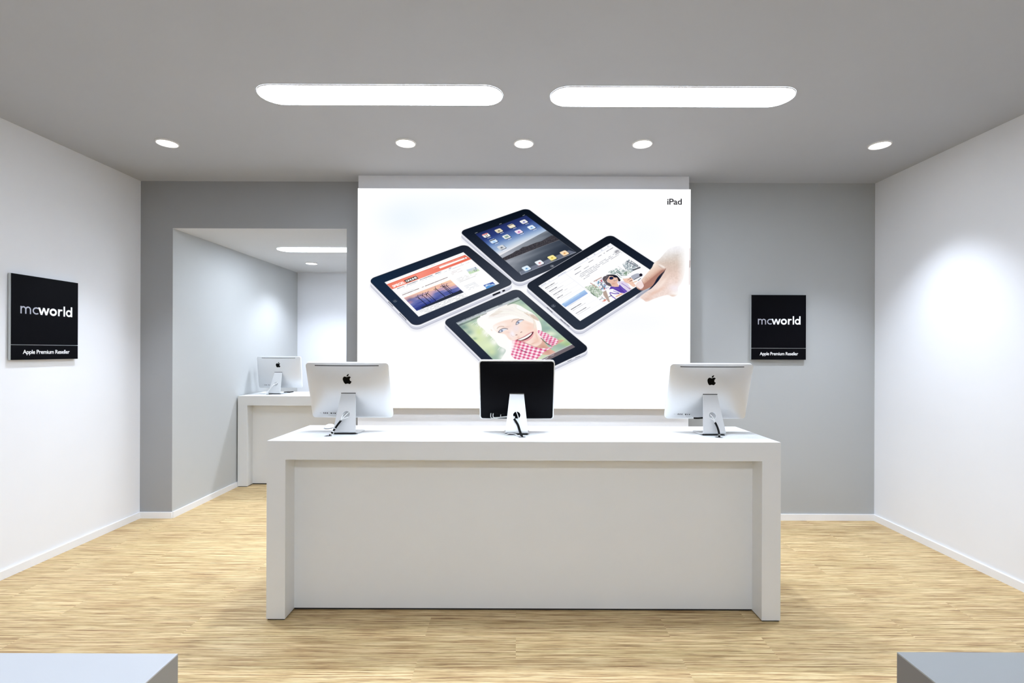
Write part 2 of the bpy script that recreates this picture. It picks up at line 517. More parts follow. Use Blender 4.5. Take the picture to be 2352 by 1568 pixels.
def computer(label, loc, width, zt, zb, yt, yb, shell_m, logo=True, ports=True, rim=0.0):
    """all-in-one seen from behind; local +Y is the screen side"""
    t = thing('desktop_computer', label, 'computer', loc, 0, 'all-in-one computers')
    a = width / 2
    hgt = math.hypot(zt - zb, yt - yb); b = hgt / 2
    ang = math.atan2(yb - yt, zt - zb)     # lean: top nearer the viewer
    # panel frame: X right, V up along panel, N towards the viewer
    Vv = Vector((0, -math.sin(ang), math.cos(ang))); Nn = Vector((0, -math.cos(ang), -math.sin(ang)))
    C = Vector((0, (yt + yb) / 2, (zt + zb) / 2))
    Bq, cr = 0.030, 0.020

    def depth(x, v):
        fx = max(0.0, 1 - abs(x / a) ** 2.6); fv = max(0.0, 1 - abs(v / b) ** 2.2)
        return Bq * (fx ** 0.75) * (fv ** 0.75)

    def P(x, v, n=0.0):
        return C + Vector((x, 0, 0)) + Vv * v + Nn * n

    def rr(a2, b2, r, k=7):
        p = []
        for (sx, sy, a0) in ((1, 1, 0), (-1, 1, 90), (-1, -1, 180), (1, -1, 270)):
            for i in range(k):
                q = math.radians(a0 + 90 * i / (k - 1))
                p.append((sx * (a2 - r) + r * math.cos(q), sy * (b2 - r) + r * math.sin(q)))
        return p

    def dense(p, n=160):
        # resample a closed outline evenly
        P0 = np.array(p + [p[0]]); d = np.hypot(*(P0[1:] - P0[:-1]).T); s = np.r_[0, np.cumsum(d)]
        q = np.linspace(0, s[-1], n, endpoint=False)
        return list(zip(np.interp(q, s, P0[:, 0]), np.interp(q, s, P0[:, 1])))
    bm = bmesh.new()
    out = dense(rr(a, b, cr))
    ks = [1.0, 0.985, 0.96, 0.92, 0.87, 0.8, 0.7, 0.58, 0.45, 0.3, 0.15, 0.05]
    rings = []
    rg = 0.011 if rim else 0.0
    inner = dense(rr(a - rim, b - rim, max(cr - rim, 0.006)))
    for k in ks:
        rings.append([bm.verts.new(P(x * k, v * k, depth(x * k, v * k) + 0.0)) for x, v in inner])
    n = len(out)
    for i in range(len(ks) - 1):
        for j in range(n):
            bm.faces.new((rings[i][j], rings[i][(j + 1) % n], rings[i + 1][(j + 1) % n], rings[i + 1][j]))
    bm.faces.new(rings[-1])
    obj('rear_shell', bm, shell_m, t, smooth=True)
    # rim: metal band around the slab
    bm = bmesh.new()
    r0 = [bm.verts.new(P(x, v, 0.0)) for x, v in inner]
    r1 = [bm.verts.new(P(x, v, 0.0 - (0.0 if not rim else 0.001))) for x, v in dense(rr(a - 0.001, b - 0.001, cr))]
    r2 = [bm.verts.new(P(x, v, -0.0015)) for x, v in out]
    r3 = [bm.verts.new(P(x, v, -0.020)) for x, v in out]
    for A, B2 in ((r0, r1), (r1, r2), (r2, r3)):
        for j in range(n):
            bm.faces.new((A[j], A[(j + 1) % n], B2[(j + 1) % n], B2[j]))
    o = obj('edge_band', bm, M_ALUL, t, smooth=False)
    # front bezel and glass
    bm = bmesh.new()
    f0 = [bm.verts.new(P(x, v, -0.020)) for x, v in out]
    bm.faces.new(f0)
    r4 = [bm.verts.new(P(x, v, -0.021)) for x, v in dense(rr(a - 0.002, b - 0.002, cr))]
    for j in range(n):
        bm.faces.new((f0[j], f0[(j + 1) % n], r4[(j + 1) % n], r4[j]))
    bm.faces.new(r4)
    obj('screen', bm, M_GLOSSBLK, t)

    def on_shell(pts, lift=0.0007):
        return [P(x, v, depth(x, v) + lift) for x, v in pts]

    # vent slot near the top
    def strip(x0, x1, v0, v1, m, name, seg=24, lift=0.0007):
        bm = bmesh.new()
        lo = [bm.verts.new(p) for p in on_shell([(x0 + (x1 - x0) * i / seg, v0) for i in range(seg + 1)], lift)]
        hi = [bm.verts.new(p) for p in on_shell([(x0 + (x1 - x0) * i / seg, v1) for i in range(seg + 1)], lift)]
        for i in range(seg):
            bm.faces.new((lo[i], lo[i + 1], hi[i + 1], hi[i]))
        return obj(name, bm, m, t)
    sw = 0.203 if logo else 0.16
    strip(-sw, sw, b - 0.0185, b - 0.0135, M_SLOT if logo else M_GLOSSBLK, 'vent_slot', lift=0.0012)
    if logo:
        s = 1 / 7.127 / 360.0
        zc = (0.352 - C.z) / Vv.z
        bm = bmesh.new()
        for L in (APPLE_BODY, APPLE_LEAF):
            pts = [((x - 832) * s, (482 - y) * s + zc) for x, y in catmull(L, True, 4)]
            lo = [bm.verts.new(p) for p in on_shell(pts, 0.0012)]
            hi = [bm.verts.new(p) for p in on_shell(pts, -0.0008)]
            bm.faces.new(lo)
            for i in range(len(pts)):
                j = (i + 1) % len(pts)
                bm.faces.new((lo[i], lo[j], hi[j], hi[i]))
        obj('apple_emblem', bm, M_GLOSSBLK, t, recalc=True)
    # ports
    zp = -b + 0.037 if logo else -b + 0.045
    if ports:
        for dx, w2, h2 in ((-.208, .0013, .0015), (-.196, .0013, .0015), (-.183, .0026, .0055), (-.171, .0026, .0055), (-.159, .0026, .0055),
                           (-.134, .0042, .0045), (-.121, .0026, .0036), (-.1085, .0034, .0045)):
            if not logo: dx = dx * 0.86 + 0.01
            bm = bmesh.new()
            for q in ((0,),):
                pts = [(dx - w2, zp - h2), (dx + w2, zp - h2), (dx + w2, zp + h2), (dx - w2, zp + h2)]
                bm.faces.new([bm.verts.new(p) for p in on_shell(pts, 0.0009)])
            obj('port', bm, M_SLOT if logo else M_GLOSSBLK, t)
    # ---------------- stand: bent plate with a cable hole
    zs = 0.246
    ys = C.y - (zs - C.z) * math.tan(ang) - Bq - 0.006
    wt, wb, wf = 0.046, 0.070, 0.082
    th = 0.0065
    top = np.array([ys, zs]); bot = np.array([0.0015, 0.028])
    dirv = (top - bot); Ls = np.hypot(*dirv); dirv /= Ls
    nv = np.array([dirv[1], -dirv[0]])      # towards +Y
    hc = (0.121 - bot[1]) / dirv[1]; hr = 0.023
    bm = bmesh.new()
    N = 64

    def half(s):
        return wb + (wt - wb) * s / Ls
    loop_o, loop_i = [], []
    corners = [math.atan2(0 - hc, half(0)), math.atan2(Ls - hc, half(Ls)), math.atan2(Ls - hc, -half(Ls)), math.atan2(0 - hc, -half(0))]
    angs = sorted([(2 * math.pi * k / N) % (2 * math.pi) for k in range(N)] + [c % (2 * math.pi) for c in corners])
    for q in angs:
        dx, ds = math.cos(q), math.sin(q)
        best = 1e9
        if ds > 1e-9: best = min(best, (Ls - hc) / ds)
        if ds < -1e-9: best = min(best, (0 - hc) / ds)
        # slanted sides |x| = wb + k s
        kk = (wt - wb) / Ls
        for sg in (1, -1):
            den = sg * dx - kk * ds
            if den > 1e-9: best = min(best, (wb + kk * hc) / den)
        loop_o.append((dx * best, hc + ds * best)); loop_i.append((dx * hr, hc + ds * hr))

    def S(x, s, dep):
        p = bot + dirv * s + nv * dep
        return (x, p[0], p[1])
    n = len(angs)
    vo0 = [bm.verts.new(S(x, s, 0)) for x, s in loop_o]; vi0 = [bm.verts.new(S(x, s, 0)) for x, s in loop_i]
    vo1 = [bm.verts.new(S(x, s, th)) for x, s in loop_o]; vi1 = [bm.verts.new(S(x, s, th)) for x, s in loop_i]
    for i in range(n):
        j = (i + 1) % n
        bm.faces.new((vo0[i], vo0[j], vi0[j], vi0[i])); bm.faces.new((vo1[i], vo1[j], vi1[j], vi1[i]))
        bm.faces.new((vo0[i], vo0[j], vo1[j], vo1[i])); bm.faces.new((vi0[i], vi0[j], vi1[j], vi1[i]))

    def ribbon(path, w_fn, nrm_fn):
        rows = []
        for i, p in enumerate(path):
            w = w_fn(i / (len(path) - 1)); nn = nrm_fn(i)
            q = p + nn * th
            rows.append([bm.verts.new((-w, p[0], p[1])), bm.verts.new((w, p[0], p[1])),
                         bm.verts.new((w, q[0], q[1])), bm.verts.new((-w, q[0], q[1]))])
        for i in range(len(rows) - 1):
            for k in range(4):
                bm.faces.new((rows[i][k], rows[i][(k + 1) % 4], rows[i + 1][(k + 1) % 4], rows[i + 1][k]))
        bm.faces.new(rows[-1])

    def bez(p0, p1, p2, k=10):
        return [(1 - q) ** 2 * p0 + 2 * q * (1 - q) * p1 + q * q * p2 for q in np.linspace(0, 1, k)]

    def normals(path, flip):
        out = []
        for i in range(len(path)):
            d = path[min(i + 1, len(path) - 1)] - path[max(i - 1, 0)]; d = d / np.hypot(*d)
            out.append(np.array([d[1], -d[0]]) * flip)
        return out
    pb = bez(bot, bot - dirv * 0.024, np.array([0.034, 0.0042])) + [np.array([q, 0.0012]) for q in np.linspace(0.055, 0.150, 6)]
    nb = normals(pb, -1)
    nb[0] = nv
    for i in range(len(nb)):
        if i > 9: nb[i] = np.array([0, 1.0])
    ribbon(pb, lambda q: wb + (wf - wb) * max(0, q - 0.1) / 0.9, lambda i: nb[i])
    pt = bez(top, top + dirv * 0.012, top + np.array([0.022, 0.012]))
    nt_ = normals(pt, 1); nt_[0] = nv
    ribbon(pt, lambda q: wt, lambda i: nt_[i])
    obj('stand', bm, M_ALU, t)
    bm = bmesh.new()
    prism(bm, [(-wb + 0.002, 0.009), (wb - 0.002, 0.009), (wb - 0.002, 0.030), (-wb + 0.002, 0.030)], 0.0042)
    obj('foot_shadow_strip', bm, M_GAP, t)  # added dark strip standing in for the shadow line below the stand
    # hinge slot in the shell above the stand
    vs = (zs + 0.016 - C.z) / Vv.z
    strip(-wt - 0.001, wt + 0.001, vs - 0.002, vs + 0.003, M_SLOT, 'hinge_slot', 8)
    t.location.z += 0.0005
    return t


LX, RX = -1.080, 1.242
YC = 3.030
computer('silver all-in-one computer on the front counter, near the end with the mouse', (LX, YC, CZ), 0.528, 0.4475, 0.0845, 0.040, 0.160, M_ALU)
computer('black-backed all-in-one computer in the middle of the front counter', (0.001, YC, CZ), 0.485, 0.4665, 0.078, 0.046, 0.150, M_BLK, logo=False, rim=0.007)
computer('silver all-in-one computer on the front counter, at the end towards the black wall sign', (RX, YC, CZ), 0.528, 0.4475, 0.0845, 0.040, 0.160, M_ALU)
computer('silver all-in-one computer standing alone on the back-room counter', (-2.885, 5.750, CZ), 0.528, 0.447, 0.066, 0.105, 0.155, M_ALU)


# ------------------------------------------------------------------ cables
def rel(cx, cy, pts):
    return [(cx + x, cy + y, CZ + z) for x, y, z in pts]


def cable(label, cx, cy, sleeve=None, wires=(), bands=(), r=0.0062, wr=0.0022, name='cable_bundle', group='computer cable bundles'):
    t = thing(name, label, 'cable', (cx, cy, CZ), 0, group)
    if sleeve:
        sp = catmull(sleeve, False, 6)
        bm = bmesh.new(); tube(bm, sp, r, 12)
        obj('sleeve', bm, M_CABB, t, smooth=True)
        for f0, f1 in bands:
            n = len(sp); a0, a1 = f0 * (n - 1), f1 * (n - 1)
            def at(q):
                i = min(int(q), n - 2); k = q - i
                return tuple(sp[i][c] * (1 - k) + sp[i + 1][c] * k for c in range(3))
            bm = bmesh.new(); tube(bm, [at(a0), at((a0 + a1) / 2), at(a1)], r * 1.06, 12)
            obj('band', bm, M_CABW, t)
    for w in wires:
        bm = bmesh.new(); tube(bm, catmull(w, False, 6), wr, 8)
        obj('wire', bm, M_CABW, t, smooth=True)
    return t


# left bundle: through the stand hole, wrapped, down to the grommet
cable('striped black and white cable wrap running from the mouse-end computer into its desk hole', LX, YC,
      sleeve=[(-0.018, -0.004, 0.090), (-0.034, -0.016, 0.066), (-0.054, -0.026, 0.034), (-0.068, -0.038, 0.010), (-0.074, -0.046, 0.0055)],
      wires=[[(0.012, 0.055, 0.135), (0.002, 0.012, 0.118), (-0.014, -0.006, 0.098), (-0.022, -0.009, 0.084)],
             [(-0.014, 0.050, 0.130), (-0.016, 0.010, 0.115), (-0.018, -0.007, 0.100), (-0.020, -0.008, 0.088)],
             [(0.014, 0.040, 0.104), (0.004, 0.006, 0.101), (-0.012, -0.007, 0.097), (-0.021, -0.010, 0.086)]],
      bands=[(0.42, 0.45), (0.56, 0.62), (0.72, 0.80), (0.92, 0.99)])
cable('thin white cable plugged into the ports of the mouse-end computer', LX, YC,
      wires=[[(-0.147, 0.118, 0.117), (-0.147, 0.112, 0.110), (-0.140, 0.112, 0.102), (-0.120, 0.105, 0.100), (-0.085, 0.085, 0.106), (-0.04, 0.06, 0.110), (0.0, 0.05, 0.12)]],
      wr=0.0016, name='cable', group='thin white computer cables')
cable('black cable wrap running down the stand of the middle black-backed computer', 0.001, YC,
      sleeve=[(-0.016, -0.002, 0.102), (-0.006, -0.008, 0.088), (0.008, -0.018, 0.066), (0.018, -0.032, 0.036), (0.028, -0.056, 0.010), (0.032, -0.066, 0.006)],
      wires=[[(-0.010, 0.060, 0.150), (0.000, 0.014, 0.138), (0.008, -0.002, 0.118), (0.012, -0.007, 0.098), (0.010, -0.012, 0.084)],
             [(-0.075, -0.020, 0.004), (-0.045, -0.014, 0.012), (-0.012, -0.022, 0.011), (0.012, -0.048, 0.004), (0.028, -0.068, 0.002)]],
      r=0.0072, wr=0.0028)
cable('two white plugs and cable at the ports of the middle black-backed computer', 0.001, YC,
      wires=[[(-0.168, 0.118, 0.120), (-0.168, 0.104, 0.118), (-0.168, 0.100, 0.100), (-0.160, 0.100, 0.092), (-0.140, 0.100, 0.091), (-0.100, 0.085, 0.101), (-0.05, 0.065, 0.108), (-0.018, 0.034, 0.112), (-0.014, 0.010, 0.110), (-0.016, 0.0, 0.103)],
             [(-0.153, 0.118, 0.120), (-0.153, 0.104, 0.118), (-0.153, 0.100, 0.102), (-0.145, 0.098, 0.096), (-0.120, 0.090, 0.098), (-0.06, 0.070, 0.104)],
             [(-0.104, 0.112, 0.112), (-0.104, 0.098, 0.110), (-0.104, 0.092, 0.104), (-0.102, 0.088, 0.100)]],
      wr=0.0030, name='cable', group='thin white computer cables')
cable('black cable wrap running from the sign-end computer into its desk hole', RX, YC,
      sleeve=[(0.000, -0.004, 0.085), (0.008, -0.014, 0.064), (0.012, -0.030, 0.036), (0.010, -0.046, 0.012), (0.006, -0.055, 0.0055)],
      wires=[[(-0.014, 0.052, 0.132), (-0.010, 0.008, 0.116), (-0.004, -0.006, 0.098), (0.000, -0.008, 0.082)],
             [(-0.012, 0.040, 0.104), (-0.010, 0.004, 0.100), (-0.004, -0.006, 0.094), (-0.002, -0.008, 0.082)]],
      bands=[(0.72, 0.74), (0.88, 0.91)], r=0.0062)
cable('short black-wrapped cable joining the ports of the sign-end computer to its stand', RX, YC,
      sleeve=[(-0.098, 0.092, 0.098), (-0.075, 0.080, 0.099), (-0.050, 0.062, 0.104), (-0.03, 0.050, 0.108)],
      wires=[[(-0.113, 0.114, 0.121), (-0.112, 0.106, 0.112), (-0.104, 0.100, 0.103), (-0.096, 0.092, 0.098)],
             [(-0.152, 0.116, 0.118), (-0.151, 0.108, 0.108), (-0.140, 0.104, 0.100), (-0.110, 0.097, 0.096), (-0.096, 0.090, 0.097)]],
      r=0.0055, wr=0.0018)
cable('plain white cable hanging through the stand of the back-room computer', -2.885, 5.750,
      wires=[[(0.014, 0.055, 0.135), (0.004, 0.012, 0.120), (-0.020, -0.010, 0.098), (-0.055, -0.026, 0.050), (-0.078, -0.045, 0.010), (-0.086, -0.062, 0.003)],
             [(-0.018, 0.050, 0.120), (-0.020, 0.008, 0.108), (-0.028, -0.010, 0.092), (-0.050, -0.020, 0.058)]],
      wr=0.0042, name='cable', group='thin white computer cables')

# mouse on the counter
def mouse(loc):
    t = thing('computer_mouse', 'white computer mouse lying beside the silver computer on the front counter', 'mouse', loc)
    bm = bmesh.new()
    bmesh.ops.create_uvsphere(bm, u_segments=28, v_segments=16, radius=1)
    for v in bm.verts:
        z = v.co.z
        v.co = Vector((v.co.x * 0.033, v.co.y * 0.054, 0.0058 + (z * 0.021 if z > 0 else z * 0.004)))
    obj('body', bm, M_MOUSE, t, smooth=True)
    bm = bmesh.new()
    n = 28
    prism(bm, [(0.026 * math.cos(2 * math.pi * k / n), 0.046 * math.sin(2 * math.pi * k / n)) for k in range(n)], 0.003)
    obj('base', bm, M_SLOT, t)
    return t


mouse((-1.272, 3.285, CZ))
# small black device in the back room
t = thing('handheld_device', 'small flat black handheld device lying behind the stand of the back-room computer', 'device', (-2.885 + 0.045, 6.02, CZ))
bm = bmesh.new(); add_box(bm, -0.04, 0.04, -0.05, 0.05, 0, 0.011)
bevel(obj('body', bm, M_BLK, t), 0.004, 3)
bm = bmesh.new(); add_box(bm, -0.034, 0.034, -0.042, 0.042, 0.0108, 0.0114)
obj('face', bm, M_GLOSSBLK, t)


# ------------------------------------------------------------------ lettering helpers
def text_mesh(body, bold=0.0, spacing=1.0):
    """text outline as (verts Nx2, faces) with bbox"""
    cu = bpy.data.curves.new('lettering_source', 'FONT'); cu.body = body; cu.size = 1.0
    cu.offset = bold; cu.space_character = spacing; cu.resolution_u = 6
    o = bpy.data.objects.new('lettering_source', cu); COL.objects.link(o)
    dg = bpy.context.evaluated_depsgraph_get()
    me = bpy.data.meshes.new_from_object(o.evaluated_get(dg))
    V = np.array([v.co[:2] for v in me.vertices]); Fs = [list(p.vertices) for p in me.polygons]
    bpy.data.objects.remove(o); bpy.data.curves.remove(cu); bpy.data.meshes.remove(me)
    return V, Fs


def fit(V, x0, x1, ybase=0.0, height=None, hsrc=None):
    mn, mx = V[:, 0].min(), V[:, 0].max()
    s = (x1 - x0) / (mx - mn)
    sy = s if height is None else height / hsrc
    return np.c_[(V[:, 0] - mn) * s + x0, V[:, 1] * sy + ybase]


def flat(name, V3, Fs, m, parent):
    me = bpy.data.meshes.new(name); me.from_pydata([tuple(v) for v in V3], [], Fs)
    me.materials.append(m)
    o = bpy.data.objects.new(name, me); COL.objects.link(o); o.parent = parent
    return o


def ribbon2d(pts, w, k=8, sm=True, cap=None):
    """stroke with a pen of width w -> verts, faces"""
    p = catmull(pts, False, k) if sm else pts
    p = np.array(p); d = np.gradient(p, axis=0); d /= np.hypot(d[:, 0], d[:, 1])[:, None]
    if not sm:
        d = np.array([p[-1] - p[0]] * len(p)); d = d / np.hypot(d[:, 0], d[:, 1])[:, None]
    nn = np.c_[-d[:, 1], d[:, 0]] * w / 2
    V = np.r_[p + nn, p - nn]; n = len(p)
    return V, [[i, i + 1, n + i + 1, n + i] for i in range(n - 1)]


def arc(cx, cy, rx, ry, a0, a1, n=28):
    return [(cx + rx * math.cos(math.radians(a0 + (a1 - a0) * i / (n - 1))), cy + ry * math.sin(math.radians(a0 + (a1 - a0) * i / (n - 1)))) for i in range(n)]


def mc_letters():
    """the shop name drawn in pen strokes; units: sign crop pixels, baseline 0"""
    A, B = [], []
    w1, w2 = 16, 26
    xh = 93
    # m (light)
    A.append(ribbon2d([(449, 0), (449, xh)], w1, sm=False))
    A.append(ribbon2d(arc(478, 52, 29, 33, 180, 0) + [(507, 0)], w1, 1))
    A.append(ribbon2d(arc(536, 52, 29, 33, 180, 0) + [(565, 0)], w1, 1))
    # c (light)
    A.append(ribbon2d(arc(640, 46, 40, 38, 52, 308, 36), w1, 1))
    # w (bold)
    def slant(x0, y0, x1, y1, wh):
        return (np.array([(x0 - wh / 2, y0), (x0 + wh / 2, y0), (x1 + wh / 2, y1), (x1 - wh / 2, y1)], float), [[0, 1, 2, 3]])
    B.append(slant(676, xh, 709, 0, 26)); B.append(slant(707, 0, 739, xh, 22))
    B.append(slant(738, xh, 772, 0, 24)); B.append(slant(770, 0, 802, xh, 26))
    # o
    B.append(ribbon2d(arc(866, 46, 38, 36, 0, 364, 48), w2, 1))
    # r
    B.append(ribbon2d([(944, 0), (944, xh)], w2 - 3, sm=False)); B.append(ribbon2d([(946, 48), (954, 70), (970, 81), (994, 80)], w2 - 4, 5))
    # l
    B.append(ribbon2d([(1022, 0), (1022, 136)], w2 - 3, sm=False))
    # d
    B.append(ribbon2d(arc(1090, 46, 34, 36, 0, 364, 44), w2 - 3, 1)); B.append(ribbon2d([(1128, 0), (1128, 136)], w2 - 3, sm=False))

    def join(L):
        V, Fs, off = [], [], 0
        for k, (v, f) in enumerate(L):
            v = np.array(v, float); V.append(np.c_[v, np.full(len(v), k * 0.00006)]); Fs += [[i + off for i in q] for q in f]; off += len(v)
        return np.concatenate(V), Fs
    return join(A), join(B)


APR = text_mesh('Apple Premium Reseller', bold=0.012, spacing=0.93)
MCL = mc_letters()


def sign(label, loc, rotz):
    """wall sign facing local -Y, centred on loc (front face)"""
    w, h, d = 0.507, 0.602, 0.022
    t = thing('shop_sign', label, 'sign', loc, rotz, 'black shop name signs')
    W2 = w / 2; top = h / 2
    U = w / 897.0; Uy = h / 1078.0
    box('backing', M_SIGNE, -W2, W2, 0.004, d, -top, top, t)
    box('wall_spacer', M_SIGNE, -W2 + 0.03, W2 - 0.03, d, d + 0.006, -top + 0.03, top - 0.03, t)
    zc = top - 0.823 * h
    bevel(box('name_board', M_SIGNB, -W2 + 0.001, W2 - 0.001, -0.001, 0.004, zc + 0.0022, top - 0.001, t), 0.0006, 1)
    bevel(box('lower_board', M_SIGNB, -W2 + 0.001, W2 - 0.001, -0.001, 0.004, -top + 0.001, zc - 0.0022, t), 0.0006, 1)
    (A, FA), (B, FB) = MCL
    for nm, V, Fs, m in (('light_lettering', A, FA, M_LETG), ('bold_lettering', B, FB, M_LETW)):
        x = (V[:, 0] - 335) * U - W2; z = top - (742 - 250) * Uy + V[:, 1] * U
        flat(nm, np.c_[x, -0.0016 - V[:, 2], z], Fs, m, t)
    V, Fs = APR
    q = fit(V, 472 - 335, 1103 - 335)
    x = q[:, 0] * U - W2; z = top - (1252 - 250) * Uy + q[:, 1] * U * 1.06
    flat('small_lettering', np.c_[x, np.full(len(x), -0.0016), z], Fs, M_LETW, t)
    return t


sign('black shop name sign on the grey wall behind the counter', (2.429, 4.483, 1.797), 0.0)
sign('black shop name sign on the white side wall', (XL + 0.029, 3.585, 1.797), math.pi / 2)
# ------------------------------------------------------------------ backlit picture
LYF = 4.310          # front plane of the lit picture


class Paint:
    """a small painter working on the vertex grid of the printed sheet; coordinates are sheet millimetre-like units"""
    def __init__(s, xs, ys):
        GX, GY = np.meshgrid(xs, ys)
        s.xs, s.ys = xs, ys
        u, v = GX - CX, GY - CY
        s.X = CX + u - ROLL * v; s.Y = CY + v + ROLL * u
        s.C = np.ones(GX.shape + (3,)) * 255.0

    def win(s, x0, y0, x1, y1, m=6):
        i0, i1 = np.searchsorted(s.ys, (y0 - m, y1 + m)); j0, j1 = np.searchsorted(s.xs, (x0 - m, x1 + m))
        return slice(i0, i1), slice(j0, j1)

    def blend(s, w, mask, col):
        a = mask[..., None]
        s.C[w] = s.C[w] * (1 - a) + np.asarray(col, float) * a

    def sd(s, w, pts):
        X, Y = s.X[w], s.Y[w]
        d = np.full(X.shape, 1e9); ins = np.zeros(X.shape, bool)
        n = len(pts)
        for i in range(n):
            ax, ay = pts[i]; bx, by = pts[(i + 1) % n]
            ex, ey = bx - ax, by - ay; L = ex * ex + ey * ey + 1e-12
            t = np.clip(((X - ax) * ex + (Y - ay) * ey) / L, 0, 1)
            d = np.minimum(d, (X - ax - t * ex) ** 2 + (Y - ay - t * ey) ** 2)
            if (ay > by) != (ay < by):
                c = ((ay > Y) != (by > Y)) & (X < ex * (Y - ay) / ((by - ay) or 1e-12) + ax)
                ins ^= c
            elif ay != by:
                pass
        d = np.sqrt(d)
        return np.where(ins, -d, d)

    def poly(s, pts, col, soft=0.8, alpha=1.0, grow=0.0, fn=None):
        xs = [p[0] for p in pts]; ys = [p[1] for p in pts]
        w = s.win(min(xs) - grow, min(ys) - grow, max(xs) + grow, max(ys) + grow, 3 + soft * 2)
        m = np.clip(0.5 - (s.sd(w, pts) - grow) / soft, 0, 1) * alpha
        if fn is not None:
            col, m2 = fn(s.X[w], s.Y[w]); m = m * m2
        s.blend(w, m, col)

    def line(s, pts, width, col, alpha=1.0, soft=0.7):
        xs = [p[0] for p in pts]; ys = [p[1] for p in pts]
        w = s.win(min(xs), min(ys), max(xs), max(ys), width + 3)
        X, Y = s.X[w], s.Y[w]; d = np.full(X.shape, 1e9)
        for (ax, ay), (bx, by) in zip(pts[:-1], pts[1:]):
            ex, ey = bx - ax, by - ay; L = ex * ex + ey * ey + 1e-12
            t = np.clip(((X - ax) * ex + (Y - ay) * ey) / L, 0, 1)
            d = np.minimum(d, (X - ax - t * ex) ** 2 + (Y - ay - t * ey) ** 2)
        s.blend(w, np.clip(0.5 - (np.sqrt(d) - width / 2) / soft, 0, 1) * alpha, col)

    def ell(s, x, y, rx, ry, col, alpha=1.0, rot=0.0, soft=0.8):
        c, n = math.cos(rot), math.sin(rot)
        s.poly([(x + rx * math.cos(t) * c - ry * math.sin(t) * n, y + rx * math.cos(t) * n + ry * math.sin(t) * c)
                for t in np.linspace(0, 2 * math.pi, 20, endpoint=False)], col, soft, alpha)

    def blob(s, x, y, rx, ry, col, alpha=1.0, rot=0.0, clip=None):
        R = max(rx, ry) * 2.4
        w = s.win(x - R, y - R, x + R, y + R, 0)
        X, Y = s.X[w] - x, s.Y[w] - y; c, n = math.cos(rot), math.sin(rot)
        a = (X * c + Y * n) / rx; b = (-X * n + Y * c) / ry
        m = np.exp(-(a * a + b * b) * 1.2) * alpha
        if clip is not None:
            m = m * np.clip(0.5 - s.sd(w, clip) / 0.8, 0, 1)
        s.blend(w, m, col)


def homog(q):
    """unit square (u right, v down) -> quad TL,TR,BR,BL"""
    A = []; B = []
    for (u, v), (x, y) in zip(((0, 0), (1, 0), (1, 1), (0, 1)), q):
        A.append([u, v, 1, 0, 0, 0, -u * x, -v * x]); B.append(x)
        A.append([0, 0, 0, u, v, 1, -u * y, -v * y]); B.append(y)
    h = np.linalg.solve(np.array(A), np.array(B))
    return np.r_[h, 1].reshape(3, 3)


def hp(Hm, pts):
    P = np.c_[np.array(pts, float), np.ones(len(pts))] @ Hm.T
    return [(float(a / c), float(b / c)) for a, b, c in P]


_r = np.random.RandomState(3)
_NG = _r.rand(256, 256)


def vnoise(x, y):
    xi, yi = np.floor(x).astype(int), np.floor(y).astype(int); fx, fy = x - xi, y - yi
    fx = fx * fx * (3 - 2 * fx); fy = fy * fy * (3 - 2 * fy)
    g = lambda a, b: _NG[a % 256, b % 256]
    return (g(xi, yi) * (1 - fx) + g(xi + 1, yi) * fx) * (1 - fy) + (g(xi, yi + 1) * (1 - fx) + g(xi + 1, yi + 1) * fx) * fy


def off(pts, ox, oy, s):
    return [(ox + x / s, oy + y / s) for x, y in pts]


